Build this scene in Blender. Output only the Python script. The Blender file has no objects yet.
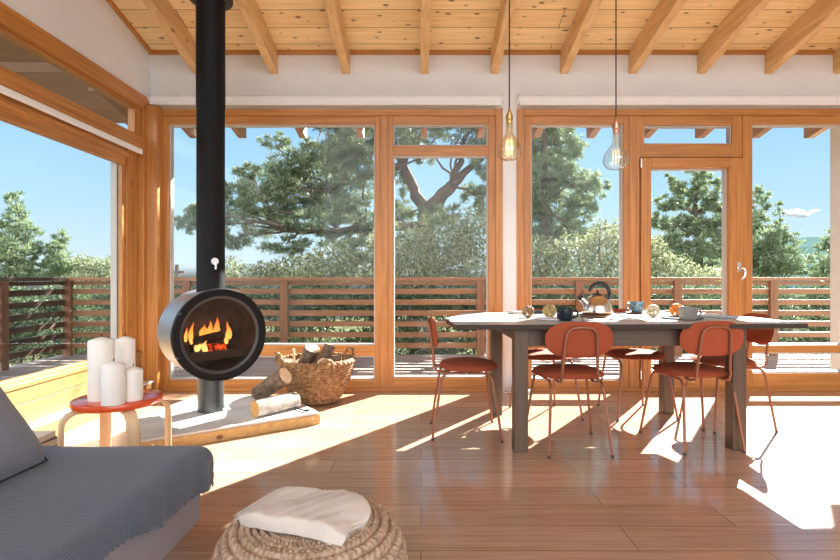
import bpy, math, random
import numpy as np
from mathutils import Matrix, Vector
PI = math.pi
rad = math.radians
SC = bpy.context.scene
COL = SC.collection
random.seed(7)

# ------------------------------------------------------------------ measuring helpers
FPX, CX, CY, EYE = 510.0, 421.0, 277.0, 1.02
def P(px, py, Y): return Vector(((px - CX) * Y / FPX, Y, EYE - (py - CY) * Y / FPX))
YB = 4.56                                   # interior face of the back glazing
def bx(px): return (px - CX) * YB / FPX
def bz(py): return EYE - (py - CY) * YB / FPX
XL = -2.42                                  # interior face of the left wall
SL = 0.215                                  # roof slope, rising towards the viewer
def zc(y): return 3.035 + SL * (YB - y)      # underside of the ceiling boards
def zr(y): return 2.835 + SL * (YB - y)     # underside of the rafters

# ------------------------------------------------------------------ materials
def new_mat(name):
    m = bpy.data.materials.new(name); m.use_nodes = True
    nt = m.node_tree; nt.nodes.clear()
    out = nt.nodes.new('ShaderNodeOutputMaterial')
    return m, nt, out
def N(nt, t, **kw):
    n = nt.nodes.new(t)
    for k, v in kw.items():
        if k in n.inputs: n.inputs[k].default_value = v
        else: setattr(n, k, v)
    return n
def c4(c): return (c[0], c[1], c[2], 1.0)
def ramp(nt, stops):
    r = nt.nodes.new('ShaderNodeValToRGB'); e = r.color_ramp.elements
    while len(e) < len(stops): e.new(0.5)
    for i, (p, c) in enumerate(stops): e[i].position = p; e[i].color = c4(c)
    return r
def coords(nt, scale=(1, 1, 1), kind='Object'):
    t = nt.nodes.new('ShaderNodeTexCoord'); m = nt.nodes.new('ShaderNodeMapping')
    m.inputs['Scale'].default_value = scale
    nt.links.new(t.outputs[kind], m.inputs['Vector']); return m.outputs['Vector']
def plain(name, col, rough=0.5, metal=0.0, var=0.0, scale=20, bump=0.0, bscale=60, coat=0.0, spec=0.5, emit=None, estr=0):
    m, nt, out = new_mat(name)
    b = N(nt, 'ShaderNodeBsdfPrincipled', Roughness=rough, Metallic=metal)
    b.inputs['Base Color'].default_value = c4(col)
    b.inputs['Coat Weight'].default_value = coat
    b.inputs['Specular IOR Level'].default_value = spec
    nt.links.new(b.outputs[0], out.inputs[0])
    v = coords(nt)
    n = N(nt, 'ShaderNodeTexNoise', Scale=scale, Detail=3.0); nt.links.new(v, n.inputs['Vector'])
    k = max(var, 0.02)
    r = ramp(nt, [(0.3, [c * (1 - k) for c in col]), (0.7, [min(1, c * (1 + k)) for c in col])])
    nt.links.new(n.outputs['Fac'], r.inputs[0]); nt.links.new(r.outputs[0], b.inputs['Base Color'])
    if bump:
        n2 = N(nt, 'ShaderNodeTexNoise', Scale=bscale, Detail=2.0); nt.links.new(v, n2.inputs['Vector'])
        bp = N(nt, 'ShaderNodeBump', Strength=bump, Distance=0.01)
        nt.links.new(n2.outputs['Fac'], bp.inputs['Height']); nt.links.new(bp.outputs[0], b.inputs['Normal'])
    if emit:
        b.inputs['Emission Color'].default_value = c4(emit); b.inputs['Emission Strength'].default_value = estr
    return m
def wood(name, dark, light, axis='Z', rough=0.4, sc=26, knots=False, coat=0.0, kcol=(0.16, 0.06, 0.015)):
    m, nt, out = new_mat(name)
    b = N(nt, 'ShaderNodeBsdfPrincipled', Roughness=rough); b.inputs['Coat Weight'].default_value = coat
    nt.links.new(b.outputs[0], out.inputs[0])
    s = {'X': (1.0, sc, sc), 'Y': (sc, 1.0, sc), 'Z': (sc, sc, 1.0)}[axis]
    v = coords(nt, s)
    n = N(nt, 'ShaderNodeTexNoise', Scale=1.6, Detail=4.0, Roughness=0.6, Distortion=0.6); nt.links.new(v, n.inputs['Vector'])
    r = ramp(nt, [(0.28, dark), (0.72, light)]); nt.links.new(n.outputs['Fac'], r.inputs[0])
    colr = r.outputs[0]
    if knots:
        ks = {'X': (2.6, 7, 7), 'Y': (7, 2.6, 7), 'Z': (7, 7, 2.6)}[axis]
        vk = coords(nt, ks)
        vo = N(nt, 'ShaderNodeTexVoronoi', Scale=1.0); nt.links.new(vk, vo.inputs['Vector'])
        rk = ramp(nt, [(0.06, (1, 1, 1)), (0.13, (0, 0, 0))]); nt.links.new(vo.outputs['Distance'], rk.inputs[0])
        mx = N(nt, 'ShaderNodeMix', data_type='RGBA'); nt.links.new(rk.outputs[0], mx.inputs[0])
        nt.links.new(colr, mx.inputs[6]); mx.inputs[7].default_value = c4(kcol); colr = mx.outputs[2]
    nt.links.new(colr, b.inputs['Base Color'])
    bp = N(nt, 'ShaderNodeBump', Strength=0.08, Distance=0.004)
    nt.links.new(n.outputs['Fac'], bp.inputs['Height']); nt.links.new(bp.outputs[0], b.inputs['Normal'])
    return m
def planks(name, c1, c2, width, length, seam, rough, bump=0.15, grain=30, knots=False, coat=0.0, mortar=0.012, gdark=0.75):
    """boards running along X"""
    m, nt, out = new_mat(name)
    b = N(nt, 'ShaderNodeBsdfPrincipled', Roughness=rough); b.inputs['Coat Weight'].default_value = coat
    b.inputs['Coat Roughness'].default_value = 0.1
    nt.links.new(b.outputs[0], out.inputs[0])
    v = coords(nt)
    br = N(nt, 'ShaderNodeTexBrick', Scale=1.0); br.offset = 0.37
    br.inputs['Brick Width'].default_value = length; br.inputs['Row Height'].default_value = width
    br.inputs['Mortar Size'].default_value = width * mortar; br.inputs['Mortar Smooth'].default_value = 0.2
    br.inputs['Color1'].default_value = c4(c1); br.inputs['Color2'].default_value = c4(c2); br.inputs['Mortar'].default_value = c4(seam)
    nt.links.new(v, br.inputs['Vector'])
    vg = coords(nt, (1.2, grain, grain))
    n = N(nt, 'ShaderNodeTexNoise', Scale=1.5, Detail=5.0, Roughness=0.6, Distortion=0.7); nt.links.new(vg, n.inputs['Vector'])
    g = ramp(nt, [(0.3, (gdark,) * 3), (0.7, (1.08,) * 3)]); nt.links.new(n.outputs['Fac'], g.inputs[0])
    mu = N(nt, 'ShaderNodeMix', data_type='RGBA', blend_type='MULTIPLY'); mu.inputs[0].default_value = 1.0
    nt.links.new(br.outputs['Color'], mu.inputs[6]); nt.links.new(g.outputs[0], mu.inputs[7]); colr = mu.outputs[2]
    if knots:
        vk = coords(nt, (3.0, 6.4, 1.0))
        vo = N(nt, 'ShaderNodeTexVoronoi', Scale=1.35, Randomness=1.0); vo.voronoi_dimensions = '2D'; nt.links.new(vk, vo.inputs['Vector'])
        sp = N(nt, 'ShaderNodeSeparateColor'); nt.links.new(vo.outputs['Color'], sp.inputs[0])
        ad = N(nt, 'ShaderNodeMath', operation='MULTIPLY_ADD'); ad.inputs[1].default_value = 0.085; nt.links.new(sp.outputs[0], ad.inputs[0]); nt.links.new(vo.outputs['Distance'], ad.inputs[2])
        rk = ramp(nt, [(0.07, (0.9, 0.9, 0.9)), (0.10, (0.4, 0.4, 0.4)), (0.15, (0, 0, 0))]); nt.links.new(ad.outputs[0], rk.inputs[0])
        mx = N(nt, 'ShaderNodeMix', data_type='RGBA'); nt.links.new(rk.outputs[0], mx.inputs[0])
        nt.links.new(colr, mx.inputs[6]); mx.inputs[7].default_value = (0.13, 0.05, 0.015, 1); colr = mx.outputs[2]
    nt.links.new(colr, b.inputs['Base Color'])
    bp = N(nt, 'ShaderNodeBump', Strength=bump, Distance=0.004)
    nt.links.new(br.outputs['Fac'], bp.inputs['Height']); bp.invert = True
    nt.links.new(bp.outputs[0], b.inputs['Normal'])
    return m
def glass(name, tint=(0.97, 0.985, 0.98), base=0.03, top=0.75):
    m, nt, out = new_mat(name)
    t = N(nt, 'ShaderNodeBsdfTransparent'); t.inputs[0].default_value = c4(tint)
    g = N(nt, 'ShaderNodeBsdfGlossy', Roughness=0.0)
    lw = N(nt, 'ShaderNodeLayerWeight', Blend=0.5)
    pw = N(nt, 'ShaderNodeMath', operation='POWER'); pw.inputs[1].default_value = 5.0
    nt.links.new(lw.outputs['Facing'], pw.inputs[0])
    ma = N(nt, 'ShaderNodeMath', operation='MULTIPLY_ADD'); ma.inputs[1].default_value = top; ma.inputs[2].default_value = base
    nt.links.new(pw.outputs[0], ma.inputs[0])
    mx = N(nt, 'ShaderNodeMixShader'); nt.links.new(ma.outputs[0], mx.inputs[0])
    nt.links.new(t.outputs[0], mx.inputs[1]); nt.links.new(g.outputs[0], mx.inputs[2]); nt.links.new(mx.outputs[0], out.inputs[0])
    return m
def fabric(name, c1, c2, rib=None, scale=260, rough=0.9, bump=0.3, sheen=0.2):
    m, nt, out = new_mat(name)
    b = N(nt, 'ShaderNodeBsdfPrincipled', Roughness=rough); b.inputs['Sheen Weight'].default_value = sheen
    b.inputs['Specular IOR Level'].default_value = 0.2
    nt.links.new(b.outputs[0], out.inputs[0])
    v = coords(nt)
    n = N(nt, 'ShaderNodeTexNoise', Scale=scale, Detail=2.0); nt.links.new(v, n.inputs['Vector'])
    h = n.outputs['Fac']
    if rib:
        axis, freq = rib
        w = N(nt, 'ShaderNodeTexWave', Scale=freq, Distortion=1.5, Detail=2.0); w.bands_direction = axis; w.inputs['Detail Scale'].default_value = 3.0
        nt.links.new(v, w.inputs['Vector'])
        mx = N(nt, 'ShaderNodeMath', operation='MULTIPLY_ADD'); mx.inputs[1].default_value = 0.55
        m2 = N(nt, 'ShaderNodeMath', operation='MULTIPLY'); m2.inputs[1].default_value = 0.5
        nt.links.new(n.outputs['Fac'], m2.inputs[0]); nt.links.new(w.outputs['Fac'], mx.inputs[0]); nt.links.new(m2.outputs[0], mx.inputs[2])
        h = mx.outputs[0]
    r = ramp(nt, [(0.3, c1), (0.75, c2)]); nt.links.new(h, r.inputs[0]); nt.links.new(r.outputs[0], b.inputs['Base Color'])
    bp = N(nt, 'ShaderNodeBump', Strength=bump, Distance=0.003); nt.links.new(h, bp.inputs['Height']); nt.links.new(bp.outputs[0], b.inputs['Normal'])
    return m
def leafmat(name, cols, trans=0.35):
    m, nt, out = new_mat(name)
    g = N(nt, 'ShaderNodeNewGeometry')
    r = ramp(nt, [(i / (len(cols) - 1), c) for i, c in enumerate(cols)]); nt.links.new(g.outputs['Random Per Island'], r.inputs[0])
    d = N(nt, 'ShaderNodeBsdfPrincipled', Roughness=0.55); nt.links.new(r.outputs[0], d.inputs['Base Color'])
    d.inputs['Specular IOR Level'].default_value = 0.35
    t = N(nt, 'ShaderNodeBsdfTranslucent'); nt.links.new(r.outputs[0], t.inputs[0])
    mx = N(nt, 'ShaderNodeMixShader'); mx.inputs[0].default_value = trans
    nt.links.new(d.outputs[0], mx.inputs[1]); nt.links.new(t.outputs[0], mx.inputs[2]); nt.links.new(mx.outputs[0], out.inputs[0])
    return m
def woven(name, cols, rough=0.75, scale=40):
    m, nt, out = new_mat(name)
    b = N(nt, 'ShaderNodeBsdfPrincipled', Roughness=rough); b.inputs['Specular IOR Level'].default_value = 0.25
    v = coords(nt)
    n = N(nt, 'ShaderNodeTexNoise', Scale=scale, Detail=3.0, Roughness=0.7); nt.links.new(v, n.inputs['Vector'])
    r = ramp(nt, [(0.25 + 0.5 * i / (len(cols) - 1), c) for i, c in enumerate(cols)])
    nt.links.new(n.outputs['Fac'], r.inputs[0]); nt.links.new(r.outputs[0], b.inputs['Base Color'])
    n2 = N(nt, 'ShaderNodeTexNoise', Scale=scale * 6, Detail=2.0); nt.links.new(v, n2.inputs['Vector'])
    bp = N(nt, 'ShaderNodeBump', Strength=0.4, Distance=0.003); nt.links.new(n2.outputs['Fac'], bp.inputs['Height']); nt.links.new(bp.outputs[0], b.inputs['Normal'])
    nt.links.new(b.outputs[0], out.inputs[0])
    return m
def glow(name, stops, axis_height, strength, trans=0.0):
    """flame / ember: emission coloured along the object's own height"""
    m, nt, out = new_mat(name)
    tc = nt.nodes.new('ShaderNodeTexCoord'); sx = nt.nodes.new('ShaderNodeSeparateXYZ'); nt.links.new(tc.outputs['Generated'], sx.inputs[0])
    r = ramp(nt, stops); nt.links.new(sx.outputs['Z'], r.inputs[0])
    e = N(nt, 'ShaderNodeEmission', Strength=strength); nt.links.new(r.outputs[0], e.inputs[0])
    t = N(nt, 'ShaderNodeBsdfTransparent'); mx = N(nt, 'ShaderNodeMixShader')
    lw = N(nt, 'ShaderNodeLayerWeight', Blend=0.4)
    mm = N(nt, 'ShaderNodeMath', operation='MULTIPLY_ADD'); mm.inputs[1].default_value = 0.75; mm.inputs[2].default_value = trans
    nt.links.new(lw.outputs['Facing'], mm.inputs[0]); nt.links.new(mm.outputs[0], mx.inputs[0])
    nt.links.new(e.outputs[0], mx.inputs[1]); nt.links.new(t.outputs[0], mx.inputs[2]); nt.links.new(mx.outputs[0], out.inputs[0])
    return m

OD, OL = (0.36, 0.135, 0.028), (0.62, 0.275, 0.07)
M = {}
M['white'] = plain('white_plaster', (0.82, 0.82, 0.815), 0.9, var=0.015, scale=3, bump=0.05, bscale=180)
M['fx'] = wood('window_wood_along_x', OD, OL, 'X', 0.38)
M['fy'] = wood('window_wood_along_y', OD, OL, 'Y', 0.38)
M['fz'] = wood('window_wood_upright', OD, OL, 'Z', 0.38)
M['fzk'] = wood('window_wood_upright_knotty', OD, OL, 'Z', 0.4, knots=True)
M['base_panel'] = wood('pale_wood_panel', (0.235, 0.125, 0.032), (0.31, 0.175, 0.05), 'Y', 0.5)
M['rafter'] = wood('rafter_wood', (0.58, 0.33, 0.13), (0.82, 0.55, 0.27), 'Y', 0.6, sc=16, knots=True)
M['ceil'] = planks('ceiling_boards', (0.94, 0.70, 0.37), (0.88, 0.60, 0.27), 0.207, 3.1, (0.20, 0.085, 0.02), 0.6, 0.3, 22, knots=True, mortar=0.016, gdark=0.82)
M['floor'] = planks('laminate_floor', (0.49, 0.305, 0.205), (0.575, 0.37, 0.255), 0.19, 1.29, (0.14, 0.075, 0.05), 0.17, 0.05, 36, mortar=0.008, gdark=0.72, coat=0.35)
M['deck'] = planks('deck_boards', (0.42, 0.32, 0.26), (0.34, 0.25, 0.20), 0.14, 3.6, (0.03, 0.02, 0.015), 0.65, 0.5, 25, mortar=0.05)
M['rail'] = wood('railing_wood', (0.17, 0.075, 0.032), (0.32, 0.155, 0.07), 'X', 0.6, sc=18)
M['raily_shade'] = wood('railing_wood_along_y_shaded', (0.045, 0.026, 0.017), (0.095, 0.055, 0.035), 'Y', 0.6, sc=18)  # railing wood again, darkened: the left side's shade is put into the colour
M['railz'] = wood('railing_wood_upright', (0.13, 0.052, 0.022), (0.26, 0.115, 0.05), 'Z', 0.6, sc=18)
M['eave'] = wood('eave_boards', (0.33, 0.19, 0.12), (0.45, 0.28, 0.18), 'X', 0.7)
M['glass'] = glass('window_glass', base=0.010, top=0.6)
M['clad'] = plain('grey_aluminium_reveal', (0.50, 0.46, 0.42), 0.5)
M['gasket'] = plain('dark_gasket', (0.03, 0.03, 0.03), 0.6)
M['blind'] = plain('white_blind_fabric', (0.90, 0.90, 0.90), 0.55)
M['steel'] = plain('brushed_steel', (0.62, 0.60, 0.57), 0.28, 1.0)
M['chrome'] = plain('satin_nickel', (0.80, 0.78, 0.75), 0.2, 1.0)
M['stove_grey'] = plain('stove_grey_steel', (0.42, 0.43, 0.45), 0.38, 0.75, var=0.05)
M['black'] = plain('black_enamel', (0.007, 0.007, 0.008), 0.55, spec=0.2)
M['ring'] = plain('cast_iron_ring', (0.055, 0.052, 0.05), 0.5, 0.2)
M['lining'] = plain('fire_brick', (0.13, 0.09, 0.065), 0.9, var=0.35, scale=9, bump=0.4, bscale=25)
M['pedestal'] = plain('dark_steel', (0.075, 0.08, 0.085), 0.35, 0.5)
M['stoveglass'] = glass('stove_glass', (0.80, 0.74, 0.68), 0.018)
M['concrete'] = plain('hearth_microcement', (0.56, 0.535, 0.50), 0.55, var=0.22, scale=5, bump=0.12, bscale=40)
M['hearth_wood'] = wood('hearth_board', (0.42, 0.24, 0.08), (0.60, 0.38, 0.15), 'X', 0.5, knots=True)
M['bark'] = woven('bark', [(0.07, 0.045, 0.03), (0.17, 0.115, 0.08), (0.30, 0.23, 0.17)], 0.95, 22)
M['bark_pale'] = woven('pale_bark', [(0.22, 0.18, 0.15), (0.42, 0.38, 0.34), (0.60, 0.56, 0.52)], 0.95, 16)
M['cut'] = wood('cut_log_end', (0.62, 0.42, 0.24), (0.80, 0.62, 0.42), 'X', 0.85, sc=8)
M['cut_amber'] = wood('amber_log_end', (0.46, 0.23, 0.07), (0.66, 0.38, 0.15), 'X', 0.8, sc=8)
M['wicker'] = woven('basket_weave', [(0.09, 0.04, 0.018), (0.28, 0.145, 0.065), (0.52, 0.33, 0.17)], 0.7, 34)
M['jute'] = woven('jute_braid', [(0.25, 0.155, 0.10), (0.44, 0.305, 0.215), (0.62, 0.47, 0.355)], 0.85, 46)
M['red'] = plain('red_lacquer', (0.68, 0.085, 0.018), 0.22, var=0.03, coat=0.4)
M['birch'] = wood('bent_birch', (0.60, 0.40, 0.21), (0.78, 0.58, 0.36), 'Z', 0.45)
M['wax'] = plain('candle_wax', (0.86, 0.82, 0.76), 0.5, var=0.02)
_b = M['wax'].node_tree.nodes['Principled BSDF']; _b.inputs['Subsurface Weight'].default_value = 0.35; _b.inputs['Subsurface Radius'].default_value = (0.03, 0.02, 0.012)
M['wick'] = plain('charred_wick', (0.02, 0.018, 0.015), 0.9)
M['sofa'] = fabric('sofa_cloth', (0.27, 0.25, 0.275), (0.37, 0.345, 0.37), scale=420)
M['pillow'] = fabric('cushion_cloth', (0.15, 0.165, 0.205), (0.235, 0.255, 0.31), scale=380)
M['piping'] = plain('dark_piping', (0.02, 0.02, 0.022), 0.8)
M['throw'] = fabric('grey_throw', (0.062, 0.083, 0.118), (0.140, 0.175, 0.235), rib=('Y', 40), scale=300, bump=0.2)
M['cream'] = fabric('cream_wool', (0.60, 0.53, 0.47), (0.74, 0.67, 0.60), scale=320, bump=0.25)
M['terra'] = fabric('terracotta_upholstery', (0.30, 0.062, 0.026), (0.39, 0.090, 0.040), scale=300, bump=0.12, rough=0.85, sheen=0.0)
M['copper'] = plain('copper_brown_tube', (0.27, 0.095, 0.045), 0.36, 0.2, spec=0.5)
M['foot'] = plain('dark_foot_cap', (0.05, 0.03, 0.025), 0.6)
M['table_top'] = plain('pale_table_laminate', (0.52, 0.51, 0.52), 0.32, var=0.04, scale=8)
M['table_edge'] = plain('table_edge', (0.045, 0.030, 0.022), 0.55, spec=0.3)
M['table_leg'] = wood('grey_brown_oak', (0.080, 0.045, 0.025), (0.13, 0.077, 0.045), 'Z', 0.5)
M['table_apron'] = wood('grey_brown_oak_along', (0.072, 0.043, 0.027), (0.11, 0.068, 0.043), 'X', 0.5)
M['navy'] = plain('navy_glaze', (0.008, 0.014, 0.022), 0.25, spec=0.35)
M['greymug'] = plain('grey_stoneware', (0.22, 0.20, 0.18), 0.5, var=0.1, scale=40)
M['tealmug'] = plain('teal_mottled_glaze', (0.13, 0.23, 0.28), 0.25, var=0.7, scale=38)
M['kettle'] = plain('polished_kettle_steel', (0.72, 0.64, 0.55), 0.16, 1.0)
M['bakelite'] = plain('black_handle', (0.014, 0.013, 0.013), 0.35)
M['boardwood'] = wood('serving_board', (0.13, 0.055, 0.028), (0.25, 0.12, 0.065), 'X', 0.5)
M['rattan_brown'] = woven('brown_rattan', [(0.16, 0.085, 0.04), (0.40, 0.26, 0.13)], 0.6, 60)
M['rattan_gold'] = woven('gold_rattan', [(0.28, 0.20, 0.06), (0.56, 0.45, 0.19)], 0.5, 60)
M['rattan_pale'] = woven('pale_rattan', [(0.42, 0.33, 0.20), (0.70, 0.60, 0.42)], 0.6, 60)
M['rattan_orange'] = woven('orange_rattan', [(0.55, 0.14, 0.02), (0.80, 0.30, 0.06)], 0.6, 60)
M['plate'] = plain('white_porcelain', (0.78, 0.78, 0.78), 0.2)
M['napkin'] = fabric('white_linen', (0.70, 0.71, 0.74), (0.82, 0.82, 0.84), scale=300)
M['bluepaper'] = fabric('pale_blue_linen', (0.34, 0.43, 0.54), (0.44, 0.53, 0.64), scale=260)
M['navymat'] = fabric('dark_blue_mat', (0.02, 0.028, 0.04), (0.05, 0.06, 0.08), scale=200)
M['paper'] = plain('page_edges', (0.72, 0.66, 0.55), 0.9)
M['cover_grey'] = plain('grey_book_cover', (0.34, 0.35, 0.36), 0.5)
M['cover_brown'] = plain('brown_book_cover', (0.20, 0.10, 0.05), 0.6)
M['cover_cream'] = plain('cream_book_cover', (0.62, 0.58, 0.50), 0.6)
M['cord'] = plain('dark_flex', (0.03, 0.026, 0.024), 0.7)
M['brass'] = plain('aged_brass', (0.55, 0.36, 0.14), 0.3, 1.0)
M['copperlamp'] = plain('copper_socket', (0.60, 0.33, 0.22), 0.3, 1.0)
M['amberglass'] = glass('amber_bulb_glass', (0.985, 0.94, 0.84), 0.11, 0.85)
M['clearglass'] = glass('clear_bulb_glass', (0.965, 0.98, 0.97), 0.11, 0.85)
M['filament'] = plain('glowing_filament', (0.8, 0.4, 0.1), 0.5, emit=(1.0, 0.66, 0.28), estr=4)
M['filament_dim'] = plain('faint_filament', (0.8, 0.4, 0.1), 0.5, emit=(1.0, 0.72, 0.42), estr=1.4)
M['stem_glass'] = plain('filament_support', (0.8, 0.76, 0.66), 0.3)
M['plastic'] = plain('white_plastic', (0.80, 0.80, 0.78), 0.4)
M['blackplastic'] = plain('black_plastic', (0.015, 0.015, 0.015), 0.4)
M['iron'] = plain('wrought_iron', (0.03, 0.03, 0.032), 0.5, 0.4)
M['ground'] = plain('scrub_ground', (0.085, 0.095, 0.05), 1.0, var=0.5, scale=0.8, bump=0.5, bscale=3, spec=0.0)
M['hill'] = plain('forested_hill', (0.058, 0.10, 0.095), 1.0, var=0.4, scale=0.09, bump=0.0, spec=0.0)  # the blue of distance haze is put into the base colour
M['cloud'] = plain('cloud_white', (0.9, 0.9, 0.9), 1.0, emit=(0.85, 0.9, 1.0), estr=0.35)
M['column'] = plain('outdoor_white_render', (0.74, 0.70, 0.64), 0.85)
M['trunk'] = woven('pine_bark', [(0.045, 0.036, 0.03), (0.10, 0.078, 0.062), (0.17, 0.135, 0.105)], 0.95, 9)
M['pine'] = leafmat('pine_needles', [(0.06, 0.095, 0.055), (0.15, 0.195, 0.105), (0.29, 0.34, 0.21)], 0.30)
M['pine2'] = leafmat('pine_needles_fresh', [(0.075, 0.12, 0.06), (0.18, 0.24, 0.12), (0.34, 0.40, 0.25)], 0.35)
M['olive'] = leafmat('olive_leaves', [(0.07, 0.09, 0.04), (0.23, 0.26, 0.13), (0.48, 0.50, 0.31)], 0.30)
M['scrub'] = leafmat('scrub_leaves', [(0.045, 0.075, 0.04), (0.10, 0.145, 0.07), (0.20, 0.25, 0.13)], 0.30)
M['charred'] = plain('charred_log', (0.05, 0.032, 0.024), 0.95, var=0.5, scale=25, bump=0.6, bscale=40)
M['flame'] = glow('flame_glow', [(0.0, (1.0, 0.62, 0.22)), (0.45, (1.0, 0.36, 0.07)), (1.0, (0.75, 0.10, 0.01))], 0, 3.2, 0.25)
def ember_mat():
    m, nt, out = new_mat('embers')
    v = coords(nt); n = N(nt, 'ShaderNodeTexNoise', Scale=34.0, Detail=3.0); nt.links.new(v, n.inputs['Vector'])
    r = ramp(nt, [(0.42, (0.03, 0.008, 0.004)), (0.56, (0.8, 0.05, 0.008)), (0.72, (1.0, 0.30, 0.06))]); nt.links.new(n.outputs['Fac'], r.inputs[0])
    e = N(nt, 'ShaderNodeEmission', Strength=1.6); nt.links.new(r.outputs[0], e.inputs[0]); nt.links.new(e.outputs[0], out.inputs[0]); return m
M['ember'] = ember_mat()

# ------------------------------------------------------------------ mesh builder
class MB:
    def __init__(s): s.v = []; s.f = []; s.m = []; s.sm = []
    def add(s, verts, faces, m=0, smooth=False, T=None):
        o = len(s.v)
        s.v += [tuple(T @ Vector(p)) if T is not None else tuple(p) for p in verts]
        for f in faces: s.f.append([i + o for i in f]); s.m.append(m); s.sm.append(smooth)
        return s
    def box(s, x0, x1, y0, y1, z0, z1, m=0, T=None):
        if x0 > x1: x0, x1 = x1, x0
        if y0 > y1: y0, y1 = y1, y0
        if z0 > z1: z0, z1 = z1, z0
        v = [(x0, y0, z0), (x1, y0, z0), (x1, y1, z0), (x0, y1, z0), (x0, y0, z1), (x1, y0, z1), (x1, y1, z1), (x0, y1, z1)]
        return s.add(v, [(3, 2, 1, 0), (4, 5, 6, 7), (0, 1, 5, 4), (1, 2, 6, 5), (2, 3, 7, 6), (3, 0, 4, 7)], m, False, T)
    def prism(s, poly, z0, z1, m=0, T=None, mtop=None):
        n = len(poly); v = [(x, y, z0) for x, y in poly] + [(x, y, z1) for x, y in poly]
        s.add(v, [[i, (i + 1) % n, n + (i + 1) % n, n + i] for i in range(n)] + [list(range(n - 1, -1, -1))], m, False, T)
        return s.add([(x, y, z1) for x, y in poly], [list(range(n))], m if mtop is None else mtop, False, T)
    def extr(s, poly, axis, a0, a1, m=0):
        """polygon in the other two axes (cyclic order), swept along axis"""
        T = {'X': lambda p, a: (a, p[0], p[1]), 'Y': lambda p, a: (p[0], a, p[1]), 'Z': lambda p, a: (p[0], p[1], a)}[axis]
        n = len(poly); v = [T(p, a0) for p in poly] + [T(p, a1) for p in poly]
        return s.add(v, [[i, (i + 1) % n, n + (i + 1) % n, n + i] for i in range(n)] + [list(range(n - 1, -1, -1)), list(range(n, 2 * n))], m)
    def tube(s, pts, r, n=8, m=0, T=None, closed=False, mcap=None, flat=None):
        pts = [Vector(p) for p in pts]; k = len(pts)
        rs = list(r) if isinstance(r, (list, tuple)) else [r] * k
        ring = []; up = None
        for i, p in enumerate(pts):
            a = pts[i - 1] if (i > 0 or closed) else p; b = pts[(i + 1) % k] if (i < k - 1 or closed) else p
            t = (b - a).normalized()
            if up is None:
                up = Vector((0, 0, 1)) if abs(t.z) < 0.9 else Vector((1, 0, 0))
            u = (up - t * up.dot(t))
            if u.length < 1e-5: u = t.orthogonal()
            u.normalize(); w = t.cross(u); up = u
            fx, fy = flat if flat else (1, 1)
            ring += [p + (u * math.cos(2 * PI * j / n) * fx + w * math.sin(2 * PI * j / n) * fy) * rs[i] for j in range(n)]
        f = []
        for i in range(k if closed else k - 1):
            i2 = (i + 1) % k
            for j in range(n): f.append((i * n + j, i * n + (j + 1) % n, i2 * n + (j + 1) % n, i2 * n + j))
        s.add(ring, f, m, True, T)
        if not closed:
            mc = m if mcap is None else mcap
            s.add(ring[:n], [list(range(n - 1, -1, -1))], mc, False, T); s.add(ring[-n:], [list(range(n))], mc, False, T)
        return s
    def lathe(s, prof, n=32, m=0, T=None, smooth=True):
        v = []; f = []; idx = []
        for r, z in prof:
            if r < 1e-6: idx.append([len(v)]); v.append((0, 0, z))
            else:
                idx.append(list(range(len(v), len(v) + n)))
                v += [(r * math.cos(2 * PI * j / n), r * math.sin(2 * PI * j / n), z) for j in range(n)]
        for a, b in zip(idx[:-1], idx[1:]):
            for j in range(n):
                j2 = (j + 1) % n
                if len(a) == 1 and len(b) == 1: continue
                if len(a) == 1: f.append((a[0], b[j2], b[j]))
                elif len(b) == 1: f.append((a[j], a[j2], b[0]))
                else: f.append((a[j], a[j2], b[j2], b[j]))
        return s.add(v, f, m, smooth, T)
    def grid(s, fn, nu, nv, m=0, cu=False, cv=False, smooth=True, T=None):
        v = [fn(i / (nu if cu else nu - 1), j / (nv if cv else nv - 1)) for i in range(nu) for j in range(nv)]
        f = []
        for i in range(nu if cu else nu - 1):
            for j in range(nv if cv else nv - 1):
                i2, j2 = (i + 1) % nu, (j + 1) % nv
                f.append((i * nv + j, i2 * nv + j, i2 * nv + j2, i * nv + j2))
        return s.add(v, f, m, smooth, T)
    def build(s, name, mats, parent=None, loc=None, rot=None, bevel=0, seg=2, angle=35, sub=0, solid=0):
        me = bpy.data.meshes.new(name); me.from_pydata(s.v, [], s.f)
        mats = mats if isinstance(mats, (list, tuple)) else [mats]
        for k in mats: me.materials.append(M[k] if isinstance(k, str) else k)
        me.polygons.foreach_set('material_index', s.m); me.polygons.foreach_set('use_smooth', s.sm)
        me.update()
        if any(s.sm): me.set_sharp_from_angle(angle=rad(angle))
        o = bpy.data.objects.new(name, me); COL.objects.link(o)
        if parent: o.parent = parent
        if loc is not None: o.location = loc
        if rot is not None: o.rotation_euler = rot
        if solid:
            d = o.modifiers.new('thickness', 'SOLIDIFY'); d.thickness = solid; d.offset = 0
        if bevel:
            d = o.modifiers.new('edges', 'BEVEL'); d.width = bevel; d.segments = seg; d.limit_method = 'ANGLE'; d.angle_limit = rad(40)
        if sub:
            d = o.modifiers.new('smooth', 'SUBSURF'); d.levels = sub; d.render_levels = sub
        return o
def tag(o, label=None, cat=None, group=None, kind=None):
    if label: o['label'] = label
    if cat: o['category'] = cat
    if group: o['group'] = group
    if kind: o['kind'] = kind
    return o
def thing(name, label, cat, loc=(0, 0, 0), rz=0, group=None, kind=None):
    o = bpy.data.objects.new(name, None); o.empty_display_size = 0.1; COL.objects.link(o)
    o.location = loc; o.rotation_euler = (0, 0, rz); return tag(o, label, cat, group, kind)
def struct(o, label, cat): return tag(o, label, cat, kind='structure')
def kids(o): return [c for c in bpy.data.objects if c.parent == o]
def copy_tree(o, parent=None):
    c = o.copy(); COL.objects.link(c)
    if parent: c.parent = parent
    for ch in kids(o): copy_tree(ch, c)
    return c
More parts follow.
